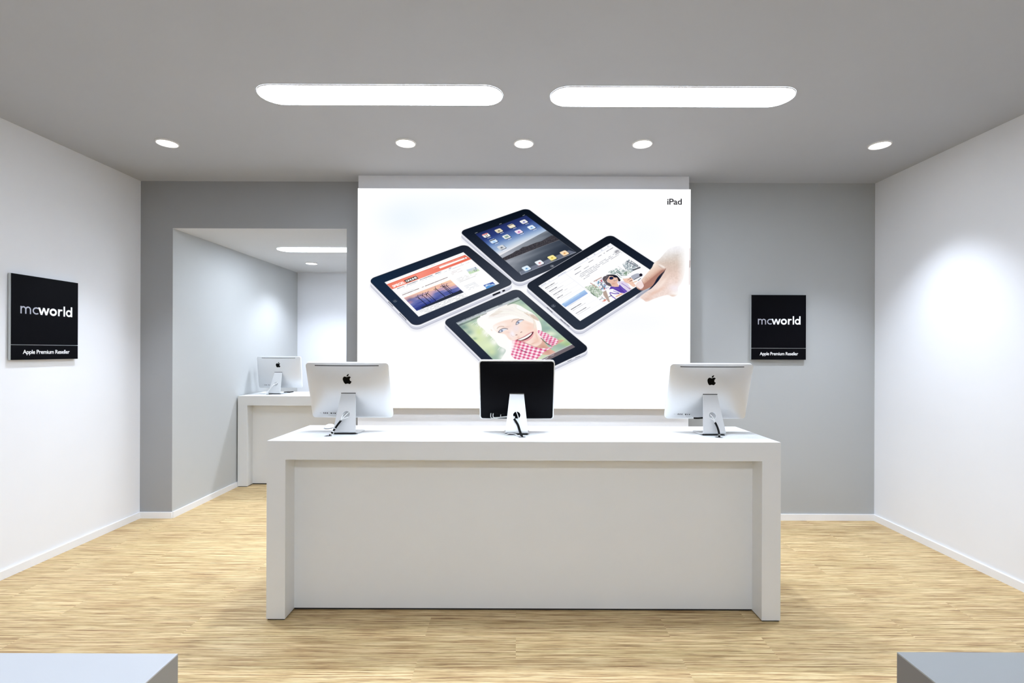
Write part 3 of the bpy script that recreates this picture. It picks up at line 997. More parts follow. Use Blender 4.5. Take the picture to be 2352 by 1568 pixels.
def paint_sheet(xs, ys):
    p = Paint(xs, ys)
    # faint blue veil on the sheet
    for x, y, rx, ry, c, a in ((930, 500, 70, 45, (232, 243, 251), .75), (1040, 480, 110, 40, (240, 247, 251), .7), (900, 600, 45, 60, (246, 247, 253), .6),
                               (1330, 470, 140, 30, (244, 248, 252), .6), (1480, 540, 80, 50, (246, 249, 253), .6), (960, 700, 60, 50, (246, 246, 253), .5),
                               (1450, 740, 120, 40, (244, 246, 252), .5)):
        p.blob(x, y, rx, ry, c, a)

    def rr(ru, rv, k=8):
        o = []
        for cx, cy, a0 in ((ru, rv, 180), (1 - ru, rv, 270), (1 - ru, 1 - rv, 0), (ru, 1 - rv, 90)):
            for i in range(k + 1):
                q = math.radians(a0 + 90 * i / k)
                o.append((cx + ru * math.cos(q), cy + rv * math.sin(q)))
        return o

    def tablet(q, cols, dy, landscape, shadow=(0, 10)):
        Hm = homog(q); Hi = np.linalg.inv(Hm)
        ru, rv = (0.060, 0.078) if landscape else (0.078, 0.060)
        out = hp(Hm, rr(ru, rv))
        sh = lambda d, e=0: [(x + e, y + d) for x, y in out]
        p.poly(sh(dy + shadow[1] * 0.4, shadow[0] * 0.3), (205, 208, 226), 9, 0.5, grow=1)
        p.poly(sh(dy), (150, 152, 168), 1.2, grow=0.7)
        p.poly(sh(dy - 0.9), (214, 216, 228), 1.0, grow=0.6)
        p.poly(sh(dy * 0.62), (196, 198, 212), 1.2, grow=0.5)
        p.poly(sh(dy * 0.42), (246, 247, 251), 1.4, grow=0.6)
        p.poly(sh(0.5), (225, 227, 236), 1.0, grow=1.4)
        p.poly(sh(0), (20, 22, 30), 0.9, grow=0.2)

        def fn(X, Y):
            P = np.stack([X, Y, np.ones_like(X)], -1) @ Hi.T
            u = np.clip(P[..., 0] / P[..., 2], 0, 1)[..., None]; v = np.clip(P[..., 1] / P[..., 2], 0, 1)[..., None]
            c = [np.array(k, float) for k in cols]
            return (c[0] * (1 - u) + c[1] * u) * (1 - v) + (c[3] * (1 - u) + c[2] * u) * v + (vnoise(X * 1.6, Y * 1.6)[..., None] - .5) * 7, 1.0
        p.poly(out, None, 0.9, grow=-0.7, fn=fn)
        return Hm

    def uvfill(Hm, pts, fn_uv, soft=0.8, alpha=1.0):
        Hi = np.linalg.inv(Hm)

        def fn(X, Y):
            P = np.stack([X, Y, np.ones_like(X)], -1) @ Hi.T
            return fn_uv(P[..., 0] / P[..., 2], P[..., 1] / P[..., 2]), 1.0
        p.poly(hp(Hm, pts), None, soft, alpha, fn=fn)

    def dashes(Hm, u0, u1, v, w, col, a, seed, dens=0.7, step=0.012):
        r = random.Random(seed); u = u0
        while u < u1:
            L = step * (0.5 + r.random() * 2.0)
            if r.random() < dens:
                p.line(hp(Hm, [(u, v), (min(u + L, u1), v)]), w, col, a * (0.5 + 0.5 * r.random()), 0.8)
            u += L + step * 0.45

    def ramp(t, stops):
        t = np.clip(t, 0, 1); xs_ = [s[0] for s in stops]
        return np.stack([np.interp(t, xs_, [s[1][k] for s in stops]) for k in range(3)], -1)

    # ---------------- tablet with the home screen
    q2 = [(1055.3, 531.5), (1210.6, 477.8), (1348.1, 582.6), (1190.1, 650.5)]
    H2b = tablet(q2, [(16, 24, 38), (8, 16, 28), (34, 40, 50), (66, 72, 86)], 8.5, False)
    q2s = [(1092, 537.5), (1208.4, 494.4), (1322.4, 578.6), (1196.9, 630.6)]
    H2 = homog(q2s)
    uvfill(H2, [(0, 0), (1, 0), (1, 1), (0, 1)], lambda u, v: ramp(v + 0.03 * (u - .5) + (vnoise(u * 2, v * 14) - .5) * .05,
           ((0, (34, 44, 92)), (.14, (45, 62, 122)), (.30, (92, 122, 178)), (.42, (176, 196, 222)), (.52, (240, 238, 240)), (.60, (255, 240, 228)), (1, (255, 240, 228)))))
    o2 = lambda pts: off(pts, 1040, 460, 6.534)
    uvfill(H2, [(0, .56), (1, .44), (1, 1), (0, 1)], lambda u, v: ramp(1.25 * (v - .52) + .55 * (u - .2) + (vnoise(u * 5, v * 22) - .5) * .16,
           ((0, (172, 176, 186)), (.25, (132, 138, 148)), (.5, (84, 92, 104)), (.8, (48, 56, 70)), (1, (40, 48, 62)))))
    mt = o2([(735, 870), (850, 815), (900, 790), (950, 755), (990, 745), (1050, 700), (1110, 690), (1180, 660), (1260, 630), (1330, 612), (1400, 570),
             (1470, 530), (1510, 525), (1600, 592), (1300, 705), (1000, 822), (792, 902)])
    p.poly(mt, None, 0.9, fn=lambda X, Y: (np.array([62, 60, 66.]) + ((vnoise(X * .9, Y * 1.3) - .5) * 40)[..., None] * np.array([1.1, 1, .9]), 1.0))
    p.line(o2([(792, 902), (1000, 822), (1300, 705), (1600, 592)]), 0.8, (150, 150, 156), .6)
    # sky gap right of ridge stays; dock
    p.poly(o2([(1003, 1070), (1740, 748), (1850, 778), (1025, 1118)]), (128, 134, 152), 1.0, .72)
    p.line(o2([(1003, 1070), (1025, 1118), (1850, 778)]), 0.8, (190, 196, 210), .8)
    for (x, y), c, inner in (((500, 525), (246, 244, 244), (225, 70, 60)), ((690, 455), (236, 226, 198), (90, 72, 60)), ((880, 385), (240, 230, 204), (232, 222, 190)),
                             ((1065, 320), (244, 242, 238), (70, 80, 190)), ((610, 610), (226, 238, 250), (90, 160, 235)), ((805, 545), (238, 240, 236), (120, 150, 140)),
                             ((990, 470), (246, 230, 244), (200, 60, 160)), ((1180, 405), (232, 242, 252), (70, 150, 235)), ((730, 705), (214, 218, 224), (60, 64, 70)),
                             ((1105, 1020), (226, 240, 250), (60, 140, 220)), ((1300, 935), (238, 244, 250), (220, 90, 90)), ((1490, 860), (250, 236, 160), (230, 190, 30)),
                             ((1675, 790), (250, 226, 190), (236, 140, 50))):
        cx, cy = off([(x, y)], 1040, 460, 6.534)[0]
        P = np.linalg.inv(H2) @ np.array([cx, cy, 1.0]); u0, v0 = P[0] / P[2], P[1] / P[2]
        R = [(u0 + (a - .5) * 0.112, v0 + (b - .5) * 0.085) for a, b in rr(.2, .2, 4)]
        p.poly(hp(H2, [(a + .004, b + .008) for a, b in R]), (16, 20, 34), 1.0, .8)
        p.poly(hp(H2, R), c, 0.8)
        if inner == (225, 70, 60):
            p.line(hp(H2, [(u0 - .045, v0 - .031), (u0 + .045, v0 - .031)]), 1.6, inner, 1)
        elif c == (240, 230, 204):
            p.line(hp(H2, [(u0 - .045, v0 - .026), (u0 + .045, v0 - .026)]), 1.4, (70, 50, 40), .9)
        elif inner == (90, 160, 235):
            p.line(hp(H2, [(u0 - .045, v0 - .026), (u0 + .045, v0 - .026)]), 2.0, (30, 34, 50), .9)
            p.blob(cx + 1.5, cy + 1.8, 4, 2.2, inner, .6)
        elif inner == (120, 150, 140):
            p.poly(hp(H2, [(u0 - .03, v0 - .02), (u0 + .035, v0 - .02), (u0 + .035, v0 + .022), (u0 - .03, v0 + .022)]), inner, .8, .8)
        else:
            p.blob(cx + .8, cy + .8, 3.2, 1.7, inner, .75, -.3)
            p.line([(cx - 1.6, cy - .2), (cx + .4, cy - .8), (cx + .2, cy + .6)], .8, tuple(k * .4 for k in inner), .7)
        if y < 740:
            p.line(hp(H2, [(u0 - .022, v0 + .066), (u0 + .036, v0 + .066)]), 1.0, (240, 242, 250), .85)
        else:
            p.blob(cx + 1.5, cy + 6.5, 6, 1.6, tuple(.5 * k + 100 for k in inner), .5, -.35)
    for u_ in (0.03, .5, .97):
        p.line(hp(H2, [(u_ - .02, -.02), (u_ + .02, -.02)]), 0.9, (200, 204, 210), .8)
    bx, by = off([(1492, 985)], 1040, 460, 6.534)[0]
    p.ell(bx, by, 4.6, 2.8, (120, 124, 134), .9); p.ell(bx, by - .5, 3.4, 1.9, (84, 88, 98), .9); p.ell(bx + .2, by - .3, 1.5, .8, (190, 194, 200), .9)

    # ---------------- tablet with the news page
    q1 = [(845.7, 641.9), (1069.1, 560.4), (1180.6, 650.2), (952.3, 750.5)]
    tablet(q1, [(20, 40, 64), (26, 32, 44), (66, 72, 84), (40, 48, 66)], 9.0, True)
    q1s = [(883.3, 648.1), (1064.2, 579.0), (1146.9, 651.0), (961.7, 727.0)]
    H1 = homog(q1s)
    o1 = lambda pts: off(pts, 840, 540, 6.533)
    p.poly(q1s, (254, 254, 254), .8)
    p.poly(o1([(315, 737), (1490, 296), (1585, 358), (396, 812)]), None, .8,
           fn=lambda X, Y: (ramp((X - 890) / 190, ((0, (238, 128, 106)), (.4, (246, 146, 128)), (.75, (238, 118, 98)), (1, (232, 108, 84)))), 1.0))
    p.line(o1([(320, 742), (1490, 300)]), 0.9, (222, 92, 66), .8)
    p.poly(o1([(1100, 474), (1480, 336), (1510, 328), (1525, 344), (1120, 498), (1104, 490)]), (252, 250, 248), .8)
    p.line(o1([(1480, 338), (1492, 352)]), .9, (60, 60, 60), .9)
    dashes(H1, .56, .96, .105, 0.8, (255, 235, 228), .9, 4, .9)
    dashes(H1, .05, .30, .045, 0.8, (170, 176, 190), .5, 5, .4); dashes(H1, .45, .62, .028, .7, (90, 90, 100), .6, 6, .5)
    dashes(H1, .055, .86, .248, 1.3, (64, 68, 92), .9, 7, .62, .016); dashes(H1, .09, .95, .282, .8, (130, 136, 150), .55, 8, .6)
    dashes(H1, .05, .22, .395, .8, (150, 150, 160), .5, 9, .6); dashes(H1, .045, .60, .425, 1.3, (82, 52, 52), .85, 10, .9, .012)
    for k in range(5):
        dashes(H1, .055, .60, .875 + .027 * k, .8, (96, 104, 120), .7, 20 + k, .8)
    for k in range(4):
        dashes(H1, .665, .90 - .03 * (k % 2), .545 + .030 * k, .75, (130, 126, 134), .55, 30 + k, .75)
    for k in range(3):
        dashes(H1, .67, .80, .345 + .030 * k, .75, (150, 120, 124), .55, 40 + k, .7)
    for k in range(5):
        dashes(H1, .665, .80, .76 + .028 * k, .75, (140, 150, 170), .6, 50 + k, .8)
    dashes(H1, .86, .95, .52, .7, (130, 110, 110), .6, 60, .8)
    # the photo of wind turbines
    qw = o1([(570, 940), (1270, 668), (1470, 855), (765, 1135)]); Hw = homog(qw)
    uvfill(Hw, [(0, 0), (1, 0), (1, 1), (0, 1)], lambda u, v: np.clip(ramp(v * .85 + .22 * (1 - u) + (vnoise(u * 5, v * 13) - .5) * .34,
           ((0, (250, 214, 176)), (.25, (240, 190, 170)), (.42, (190, 160, 186)), (.55, (112, 118, 178)), (.75, (72, 84, 156)), (1, (48, 60, 130)))), 0, 255))
    p.blob(*o1([(660, 960)])[0], 10, 4, (70, 78, 130), .6, -.36, qw); p.blob(*o1([(790, 905)])[0], 12, 3, (110, 100, 150), .5, -.36, qw)
    p.blob(*o1([(650, 1010)])[0], 9, 3, (240, 170, 160), .6, -.36, qw)
    p.poly(o1([(822, 1086), (1060, 985), (1300, 872), (1380, 842), (1420, 818), (1470, 855), (1300, 922), (1100, 1004), (850, 1100)]), (42, 48, 64), 1.0)
    p.line(o1([(1060, 975), (1290, 875)]), .6, (200, 205, 215), .8)
    for (hx, hy), (bx, by), w in (((785, 930), (915, 1045), 1.3), ((848, 898), (975, 1008), 1.2), ((908, 890), (988, 962), .9), ((925, 868), (1048, 980), 1.2),
                                  ((1052, 802), (1190, 922), 1.4), ((1150, 760), (1278, 876), 1.3), ((1180, 765), (1305, 872), 1.2), ((1208, 757), (1292, 826), 1.0)):
        p.line(o1([(hx, hy), (bx, by)]), w, (24, 26, 40), 1)
        r = random.Random(hx)
        for a in (r.random() * 2 + 0, r.random() + 2.2, r.random() + 4.2):
            p.line(o1([(hx, hy), (hx + 34 * math.cos(a), hy + 34 * math.sin(a))]), .8, (24, 26, 40), .9)
    Hg = homog(o1([(1510, 520), (1650, 475), (1712, 530), (1560, 586)]))
    uvfill(Hg, [(0, 0), (1, 0), (1, 1), (0, 1)], lambda u, v: ramp(v + (vnoise(u * 7, v * 6) - .5) * .5, ((0, (196, 214, 232)), (.5, (214, 222, 222)), (.7, (196, 222, 186)), (1, (206, 228, 192)))))
    p.line(o1([(1640, 482), (1655, 500)]), 1.2, (40, 50, 80), .8); p.line(o1([(1622, 522), (1660, 515), (1668, 532), (1632, 540), (1622, 522)]), .8, (90, 100, 110), .8)
    Hg = homog(o1([(1765, 750), (1905, 700), (1955, 745), (1815, 806)]))
    uvfill(Hg, [(0, 0), (1, 0), (1, 1), (0, 1)], lambda u, v: ramp(v + .25 * np.sin(u * 5) + (vnoise(u * 5, v * 5) - .5) * .3, ((0, (60, 84, 160)), (.35, (80, 110, 180)), (.5, (230, 238, 250)), (.75, (120, 170, 222)), (1, (90, 150, 214)))))
    bx, by = off([(440, 985)], 840, 540, 6.533)[0]
    p.ell(bx, by, 4.8, 3.3, (96, 108, 124), .9); p.ell(bx, by - .8, 4.2, 2.4, (34, 44, 60), .9); p.ell(bx, by - .4, 1.9, 1.2, (110, 120, 134), .9); p.ell(bx, by - .4, 1.0, .6, (30, 38, 54), .9); p.line([(bx - 1.2, by - .6), (bx + 1.4, by - 1)], .8, (130, 138, 150), .7)
    # edge details
    for a, b in (((340, 998), (408, 1066)), ((510, 1172), (540, 1203)), ((548, 1210), (574, 1238)), ((582, 1244), (608, 1276))):
        p.line(o1([a, b]), 1.1, (24, 26, 36), .95)
    p.line(o1([(1915, 897), (2010, 857)]), 4.0, (58, 60, 72), 1); p.line(o1([(1915, 897), (2010, 857)]), 2.2, (20, 22, 30), 1)
    p.line(o1([(2060, 836), (2080, 828)]), 3.6, (24, 26, 34), 1)

    # ---------------- tablet with the portrait
    q4 = [(1016.8, 737.6), (1188.5, 661.8), (1355.4, 801.9), (1170.2, 888)]
    tablet(q4, [(46, 54, 68), (66, 72, 84), (24, 30, 42), (30, 38, 54)], 8.0, False)
    q4s = [(1047.7, 741), (1189.8, 682.3), (1320.7, 796.7), (1175.1, 868)]
    H4 = homog(q4s)
    uvfill(H4, [(0, 0), (1, 0), (1, 1), (0, 1)], lambda u, v: ramp(vnoise(u * 3.4 + 7, v * 4.6 + 3) * .75 + vnoise(u * 9, v * 10) * .25,
           ((0, (130, 158, 150)), (.35, (176, 200, 180)), (.6, (216, 228, 192)), (1, (240, 246, 222)))))
    o5 = lambda pts: off(pts, 1000, 640, 6.1895)
    o7 = lambda pts: off(pts, 1080, 680, 13.067)
    o8 = lambda pts: off(pts, 1180, 700, 13.915)
    scr = q4s
    for x, y, rx, ry, c, a in ((400, 690, 90, 50, (112, 142, 140), .8), (480, 760, 70, 50, (130, 160, 150), .7), (620, 760, 50, 60, (214, 230, 170), .8),
                               (600, 860, 90, 60, (216, 232, 180), .8), (560, 850, 40, 22, (150, 176, 150), .7), (760, 950, 120, 70, (226, 240, 196), .9),
                               (800, 1040, 70, 60, (214, 228, 178), .8), (1260, 330, 90, 40, (150, 178, 166), .8), (1330, 410, 60, 40, (190, 214, 196), .8),
                               (1560, 620, 50, 50, (150, 180, 172), .8), (1600, 700, 70, 35, (146, 176, 168), .8), (1640, 780, 90, 35, (232, 240, 216), .9),
                               (1800, 880, 80, 50, (206, 224, 160), .9), (1880, 930, 60, 30, (170, 200, 120), .6), (330, 660, 60, 20, (130, 140, 148), .6)):
        x, y = o5([(x, y)])[0]
        p.blob(x, y, rx / 6.19, ry / 6.19, c, a, 0, scr)
    # white blown-out hair and shoulder
    sp = lambda pts, k=5: [tuple(q) for q in catmull(pts, True, k)]
    hair = o5([(600, 570), (700, 495), (830, 430), (940, 385), (1050, 358), (1180, 372), (1300, 440), (1400, 500), (1480, 600), (1512, 700), (1505, 800), (1520, 900),
               (1400, 960), (1200, 960), (1120, 1000), (1120, 1080), (1130, 1190), (930, 1190), (960, 1100), (1000, 1010), (900, 950), (850, 880), (760, 790), (690, 720), (610, 650)])
    p.poly(sp(hair), (254, 253, 250), 1.4)
    r = random.Random(11)
    for k in range(16):
        a = r.random(); x, y = 600 + 330 * a, 600 + 360 * a
        p.line(o5([(x, y), (x - 20 - 22 * r.random(), y + 20 + 40 * r.random())]), .7, (252, 252, 246), .8)
    for k in range(7):
        x = 600 + 30 * k; p.line(o5([(x, 590 - 12 * k), (x - 60 - 30 * r.random(), 640 - 10 * k + 20 * r.random())]), .7, (250, 250, 244), .8)
    for x, y, rx, ry in ((640, 620, 40, 50), (720, 760, 50, 50), (840, 900, 60, 50), (960, 1010, 60, 60), (960, 1120, 60, 60), (700, 540, 50, 30)):
        x, y = o5([(x, y)])[0]; p.blob(x, y, rx / 6.19, ry / 6.19, (255, 254, 250), .8, 0, scr)
    # neck
    p.poly(sp(o5([(1165, 945), (1300, 965), (1440, 960), (1520, 870), (1570, 930), (1640, 1000), (1710, 1045), (1690, 1070), (1600, 1082), (1500, 1072), (1380, 1030), (1260, 985)])), (224, 180, 162), 1.2)
    p.blob(*o5([(1560, 1000)])[0], 14, 6, (190, 140, 124), .7, .7); p.blob(*o5([(1350, 990)])[0], 18, 3.5, (236, 200, 184), .7, .3)
    # face
    face = sp(o5([(830, 660), (960, 600), (1120, 570), (1280, 575), (1390, 620), (1440, 700), (1462, 790), (1505, 850), (1510, 910), (1440, 960), (1330, 975), (1220, 955),
                  (1120, 905), (1040, 850), (990, 790), (900, 770), (840, 720)]))
    p.poly(face, (250, 226, 214), 2.6)
    for x, y, rx, ry, c, a in ((860, 700, 70, 60, (255, 250, 246), .9), (1050, 720, 70, 50, (248, 228, 222), .7), (1090, 790, 40, 36, (240, 230, 240), .8),
                               (1150, 700, 50, 60, (238, 228, 238), .6), (1340, 700, 70, 50, (248, 212, 196), .8), (1420, 760, 30, 60, (246, 214, 202), .7),
                               (1080, 860, 50, 30, (246, 202, 186), .8), (1440, 880, 60, 50, (240, 200, 182), .8), (1250, 930, 90, 20, (246, 214, 200), .8),
                               (1180, 840, 20, 30, (236, 190, 172), .6), (960, 650, 60, 30, (252, 240, 234), .8), (1040, 760, 40, 14, (236, 206, 196), .5)):
        x, y = o5([(x, y)])[0]; p.blob(x, y, rx / 6.19, ry / 6.19, c, a, 0, face)
    for x, y, rx, ry, c, a, ro in ((1010, 690, 60, 16, (232, 204, 194), .6, -.3), (1190, 610, 55, 14, (226, 198, 186), .6, -.2), (1330, 640, 60, 12, (240, 206, 190), .7, .3),
                               (1090, 870, 40, 12, (226, 176, 156), .6, .6), (1440, 820, 14, 60, (230, 190, 172), .6, -.3), (1390, 920, 60, 14, (228, 184, 166), .7, -.4)):
        x, y = o5([(x, y)])[0]; p.blob(x, y, rx / 6.19, ry / 6.19, c, a, ro, face)
    # brows
    p.line(catmull(o7([(812, 968), (860, 922), (930, 905), (1010, 912)])), 1.7, (196, 170, 156), .8, 1.6)
    p.line(catmull(o7([(1250, 762), (1300, 706), (1390, 690), (1460, 688)])), 1.9, (196, 172, 158), .8, 1.8)
    # eyes
    for eye, ir, lash in (([(850, 1080), (880, 1030), (940, 992), (1020, 972), (1125, 985), (1060, 1014), (970, 1062), (900, 1088)], (950, 1036), [(848, 1084), (880, 1026), (940, 988), (1020, 966), (1128, 984)]),
                          ([(1375, 850), (1392, 790), (1450, 735), (1530, 712), (1600, 712), (1560, 752), (1480, 800), (1410, 850)], (1440, 788), [(1372, 856), (1388, 786), (1448, 730), (1530, 706), (1606, 712)])):
        p.poly(o7(eye), (226, 230, 240), .8)
        x, y = o7([ir])[0]
        p.blob(x, y, 2.6, 2.2, (116, 134, 174), .95, 0, o7(eye)); p.blob(x, y, 1.1, 1.0, (40, 44, 70), .9)
        p.line(catmull(o7(lash), False, 4), 1.2, (66, 66, 84), .9, .8)
        p.line(catmull(o7([eye[0], eye[-1], eye[-2]]), False, 4), .9, (80, 78, 96), .8, .8)
    p.blob(*o7([(865, 1078)])[0], 2.0, 1.4, (60, 56, 70), .7); p.blob(*o7([(640, 1020)])[0], 2.4, 1.0, (236, 196, 176), .7, .8)
    # nose
    p.blob(*o7([(1270, 1120)])[0], 4.5, 8, (250, 244, 250), .8, -.35)
    p.line(o7([(1365, 1168), (1390, 1158), (1412, 1160)]), 1.1, (110, 66, 60), .9, .9); p.line(o7([(1515, 1088), (1535, 1074), (1552, 1072)]), 1.1, (110, 66, 60), .9, .9)
    p.line(catmull(o7([(1230, 1160), (1262, 1200), (1310, 1210)])), .9, (226, 186, 170), .7, 1.2)
    # mouth
    lip = sp(o7([(1350, 1318), (1440, 1280), (1600, 1205), (1760, 1105), (1895, 1055), (1905, 1140), (1850, 1250), (1740, 1330), (1600, 1372), (1470, 1350)]))
    p.poly(lip, (236, 168, 172), 1.2, .9)
    p.poly(sp(o7([(1365, 1325), (1470, 1280), (1620, 1215), (1780, 1120), (1893, 1066), (1878, 1130), (1800, 1222), (1700, 1290), (1580, 1330), (1450, 1330)])), (92, 46, 54), .8)
    p.poly(sp(o7([(1432, 1306), (1520, 1270), (1640, 1215), (1760, 1142), (1850, 1092), (1826, 1150), (1740, 1222), (1640, 1278), (1530, 1318), (1470, 1318)])), (255, 253, 250), .8)
    p.blob(*o7([(1640, 1440)])[0], 12, 2.4, (255, 240, 232), .6, -.2)
    # fringe strands
    for k in range(20):
        a = k / 19.0
        x0, y0 = 560 + 560 * a, 650 - 420 * a ** .8
        pts = [(x0 - 10, y0), (x0 + 260, y0 - 10 + 20 * a), (1250 + 150 * a, 560 - 190 * a), (1620 + 60 * a, 690 - 200 * a), (1900 + 20 * a, 800 - 260 * a)]
        cc = (196 - 26 * r.random(), 180 - 26 * r.random(), 168 - 26 * r.random())
        p.line(catmull(o7(pts), False, 6), .7 + r.random() * .5, cc, .35 + .5 * r.random() * (1 - abs(a - .4)), 1.1)
        pts2 = [(x, y + 12) for x, y in pts]
        p.line(catmull(o7(pts2), False, 6), 1.4, (255, 252, 246), .8, 1.4)
    for k in range(8):
        x0 = 560 + 40 * k
        p.line(o7([(x0, 590 - 22 * k), (x0 + 150, 590 - 20 * k)]), .9, (196, 170, 150), .35, 1.4)
    # hair on the far side
    p.poly(sp(o7([(1610, 490), (1760, 540), (1900, 560), (2010, 640), (2060, 740), (1930, 690), (1760, 590)])), (206, 182, 164), 1.6, .8)
    for k in range(6):
        p.line(catmull(o8([(420 + 30 * k, 240 + 34 * k), (560 + 22 * k, 400 + 20 * k), (640 + 14 * k, 520 + 14 * k), (630 + 22 * k, 740)]), False, 6), 1.5, (255, 250, 240) if k % 2 else (226, 204, 188), .8, 1.3)
    # gingham shirt
    def ging(u, v):
        s1 = np.clip(np.sin(u * 2 * math.pi * 9.5 + 2.5 * v) * 4 + .5, 0, 1); s2 = np.clip(np.sin(v * 2 * math.pi * 12 - 2.0 * u) * 4 + .5, 0, 1)
        k = (s1 + s2) / 2
        return ramp(k, ((0, (254, 248, 250)), (.5, (240, 176, 200)), (1, (214, 82, 130))))
    sh1 = o8([(-60, 1150), (20, 1125), (110, 1130), (260, 1180), (420, 1240), (620, 1330), (860, 1380), (1060, 1385), (1240, 1315), (1250, 1350), (1000, 1480), (850, 1640), (700, 1760), (60, 1760), (-90, 1600), (-70, 1400)])
    Hs = homog(o8([(-60, 1100), (1000, 1300), (800, 1900), (-200, 1640)]))
    Hi_ = np.linalg.inv(Hs)

    def gfn(k1, k2):
        def fn(X, Y):
            P = np.stack([X, Y, np.ones_like(X)], -1) @ Hi_.T
            c = ging(P[..., 0] / P[..., 2] * k1, P[..., 1] / P[..., 2] * k2)
            return c, 1.0
        return fn
    p.poly(o8([(1400, 1120), (1500, 1112), (1620, 1130), (1500, 1200), (1340, 1290), (1220, 1330), (1200, 1290)]), (214, 176, 152), 1.2)
    p.poly(sh1, None, 1.0, fn=gfn(.82, .54))
    p.blob(*o8([(80, 1230)])[0], 14, 9, (240, 110, 110), .35, 0, sh1); p.blob(*o8([(-60, 1250)])[0], 8, 16, (255, 255, 255), .9)
    sh2 = sp(o8([(775, 815), (920, 850), (1080, 920), (1220, 1010), (1360, 1070), (1420, 1130), (1400, 1210), (1300, 1290), (1200, 1300), (1080, 1220), (960, 1110), (860, 1000), (790, 920)]))
    p.poly(sh2, None, 1.0, fn=gfn(1.1, .95))
    p.blob(*o8([(1180, 1170)])[0], 10, 4, (190, 60, 120), .35, .7, sh2)
    p.line(catmull(o8([(100, 1128), (300, 1180), (480, 1262), (700, 1350), (860, 1382)]), False, 5), 1.1, (150, 90, 84), .7, 1.2)
    p.line(catmull(o8([(870, 1060), (1000, 1190), (1120, 1270), (1210, 1310)]), False, 5), 1.6, (96, 50, 60), .8, 1.2)
    p.line(o8([(170, 1400), (420, 1530)]), 1.0, (60, 40, 70), .8, 1)
    # browser bars of the portrait tablet
    p.poly(hp(H4, [(0, 0), (1, 0), (1, .035), (0, .035)]), (190, 192, 206), .9, .75)
    dashes(H4, .01, .99, .006, 1.0, (36, 40, 54), .8, 70, .7, .03); dashes(H4, .02, .45, .045, 1.6, (40, 44, 56), .55, 71, .8, .04)
    p.line(hp(H4, [(0, .055), (.32, .055)]), 2.6, (84, 88, 98), .55, 1.5); p.line(hp(H4, [(.78, .05), (1, .05)]), 2.2, (70, 84, 84), .5, 1.5)
    p.poly(hp(H4, [(0, .955), (1, .955), (1, 1), (0, 1)]), (96, 78, 92), .9, .8)
    p.line(hp(H4, [(0, .95), (1, .95)]), 1.6, (206, 200, 214), .7, 1.0)
    dashes(H4, .3, .72, .968, 1.2, (240, 240, 246), .9, 72, .5, .02)
    for a, b in (((1880, 1175), (1935, 1150)), ((1990, 1125), (2055, 1100))):
        p.line(o5([a, b]), 1.0, (70, 72, 84), .8)

    # ---------------- tablet with the mail page
    q3 = [(1205.5, 654.8), (1401.9, 537.8), (1538.4, 626.9), (1328.9, 762.1)]
    tablet(q3, [(36, 42, 54), (16, 22, 32), (28, 38, 56), (46, 54, 68)], 9.0, True)
    q3s = [(1236.6, 656.6), (1401.8, 558.4), (1508.4, 629.5), (1332.5, 737.0)]
    H3 = homog(q3s)
    o3 = lambda pts: off(pts, 1200, 520, 5.6)
    p.poly(q3s, (254, 254, 255), .8)
    p.line(hp(H3, [(0, .055), (1, .055)]), 1.0, (206, 212, 230), .8)
    p.line(hp(H3, [(.335, .02), (.335, 1)]), .8, (222, 226, 236), .8)
    dashes(H3, .02, .14, .03, 1.6, (150, 160, 190), .6, 80, .9); dashes(H3, .25, .36, .035, 1.6, (130, 140, 180), .7, 81, 1)
    for k, (a, b) in enumerate(((.44, .16), (.5, .05), (.60, .12), (.76, .12), (.88, .10))):
        dashes(H3, a, a + .09, [.10, .18, .115, .115, .11][k], 1.2, (70, 72, 84), .8, 82 + k, .85)
    dashes(H3, .40, .48, .185, 1.3, (70, 72, 90), .8, 88, .9)
    for u_ in (.66, .76, .86, .95):
        p.blob(*hp(H3, [(u_, .028)])[0], 2.2, 1.4, (150, 158, 180), .7)
    for k, (v, w_) in enumerate(((.115, .12), (.215, .10), (.315, .12), (.41, .07), (.62, .12), (.735, .13), (.845, .13))):
        dashes(H3, .035, .035 + w_, v, 1.5, (50, 52, 66), .85, 100 + k, .95)
        dashes(H3, .035, .20, v + .035, .9, (140, 144, 160), .6, 120 + k, .8)
        p.line(hp(H3, [(0, v + .075), (.33, v + .075)]), .6, (232, 234, 242), .8)
    bl = o3([(500, 1000), (798, 814), (842, 860), (552, 1038)])
    p.poly(bl, None, .8, fn=lambda X, Y: (ramp((Y + .62 * X - (o3([(500, 1000)])[0][1] + .62 * o3([(500, 1000)])[0][0])) / 14, ((0, (176, 208, 240)), (1, (140, 170, 222)))), 1.0))
    for k in range(3):
        dashes(H3, .045, .30 - .03 * k, .512 + .026 * k, .9, (240, 246, 255), .9, 130 + k, .9)
    for k, (v, a, b) in enumerate(((.215, .44, .97), (.245, .42, .98), (.275, .42, .98), (.305, .43, .62), (.335, .42, .50))):
        dashes(H3, a, b, v + .02, .95, (84, 88, 104), .75, 140 + k, .82)
    x, y = o3([(1215, 322)])[0]
    p.blob(x, y, 5.5, 3.4, (90, 92, 104), .9, -.4); p.blob(x + 1, y + .8, 2.6, 1.4, (250, 246, 244), .9)
    o6 = lambda pts: off(pts, 1340, 580, 13.07)
    H3i = np.linalg.inv(H3)
    # group photo inside the mail
    fol = lambda c0, c1, th: (lambda X, Y: (ramp(vnoise(X * .7, Y * .9) * .6 + vnoise(X * 1.9, Y * 2.1) * .4, ((.2, c0), (.8, c1))), np.clip((vnoise(X * .55 + 9, Y * .6) + vnoise(X * 1.4, Y * 1.4) - th) * 4, 0, 1)))
    p.poly(o6([(1170, 340), (1370, 205), (1720, 440), (1540, 530), (1400, 600), (1290, 560)]), None, 1, fn=fol((84, 98, 108), (214, 228, 232), .7))
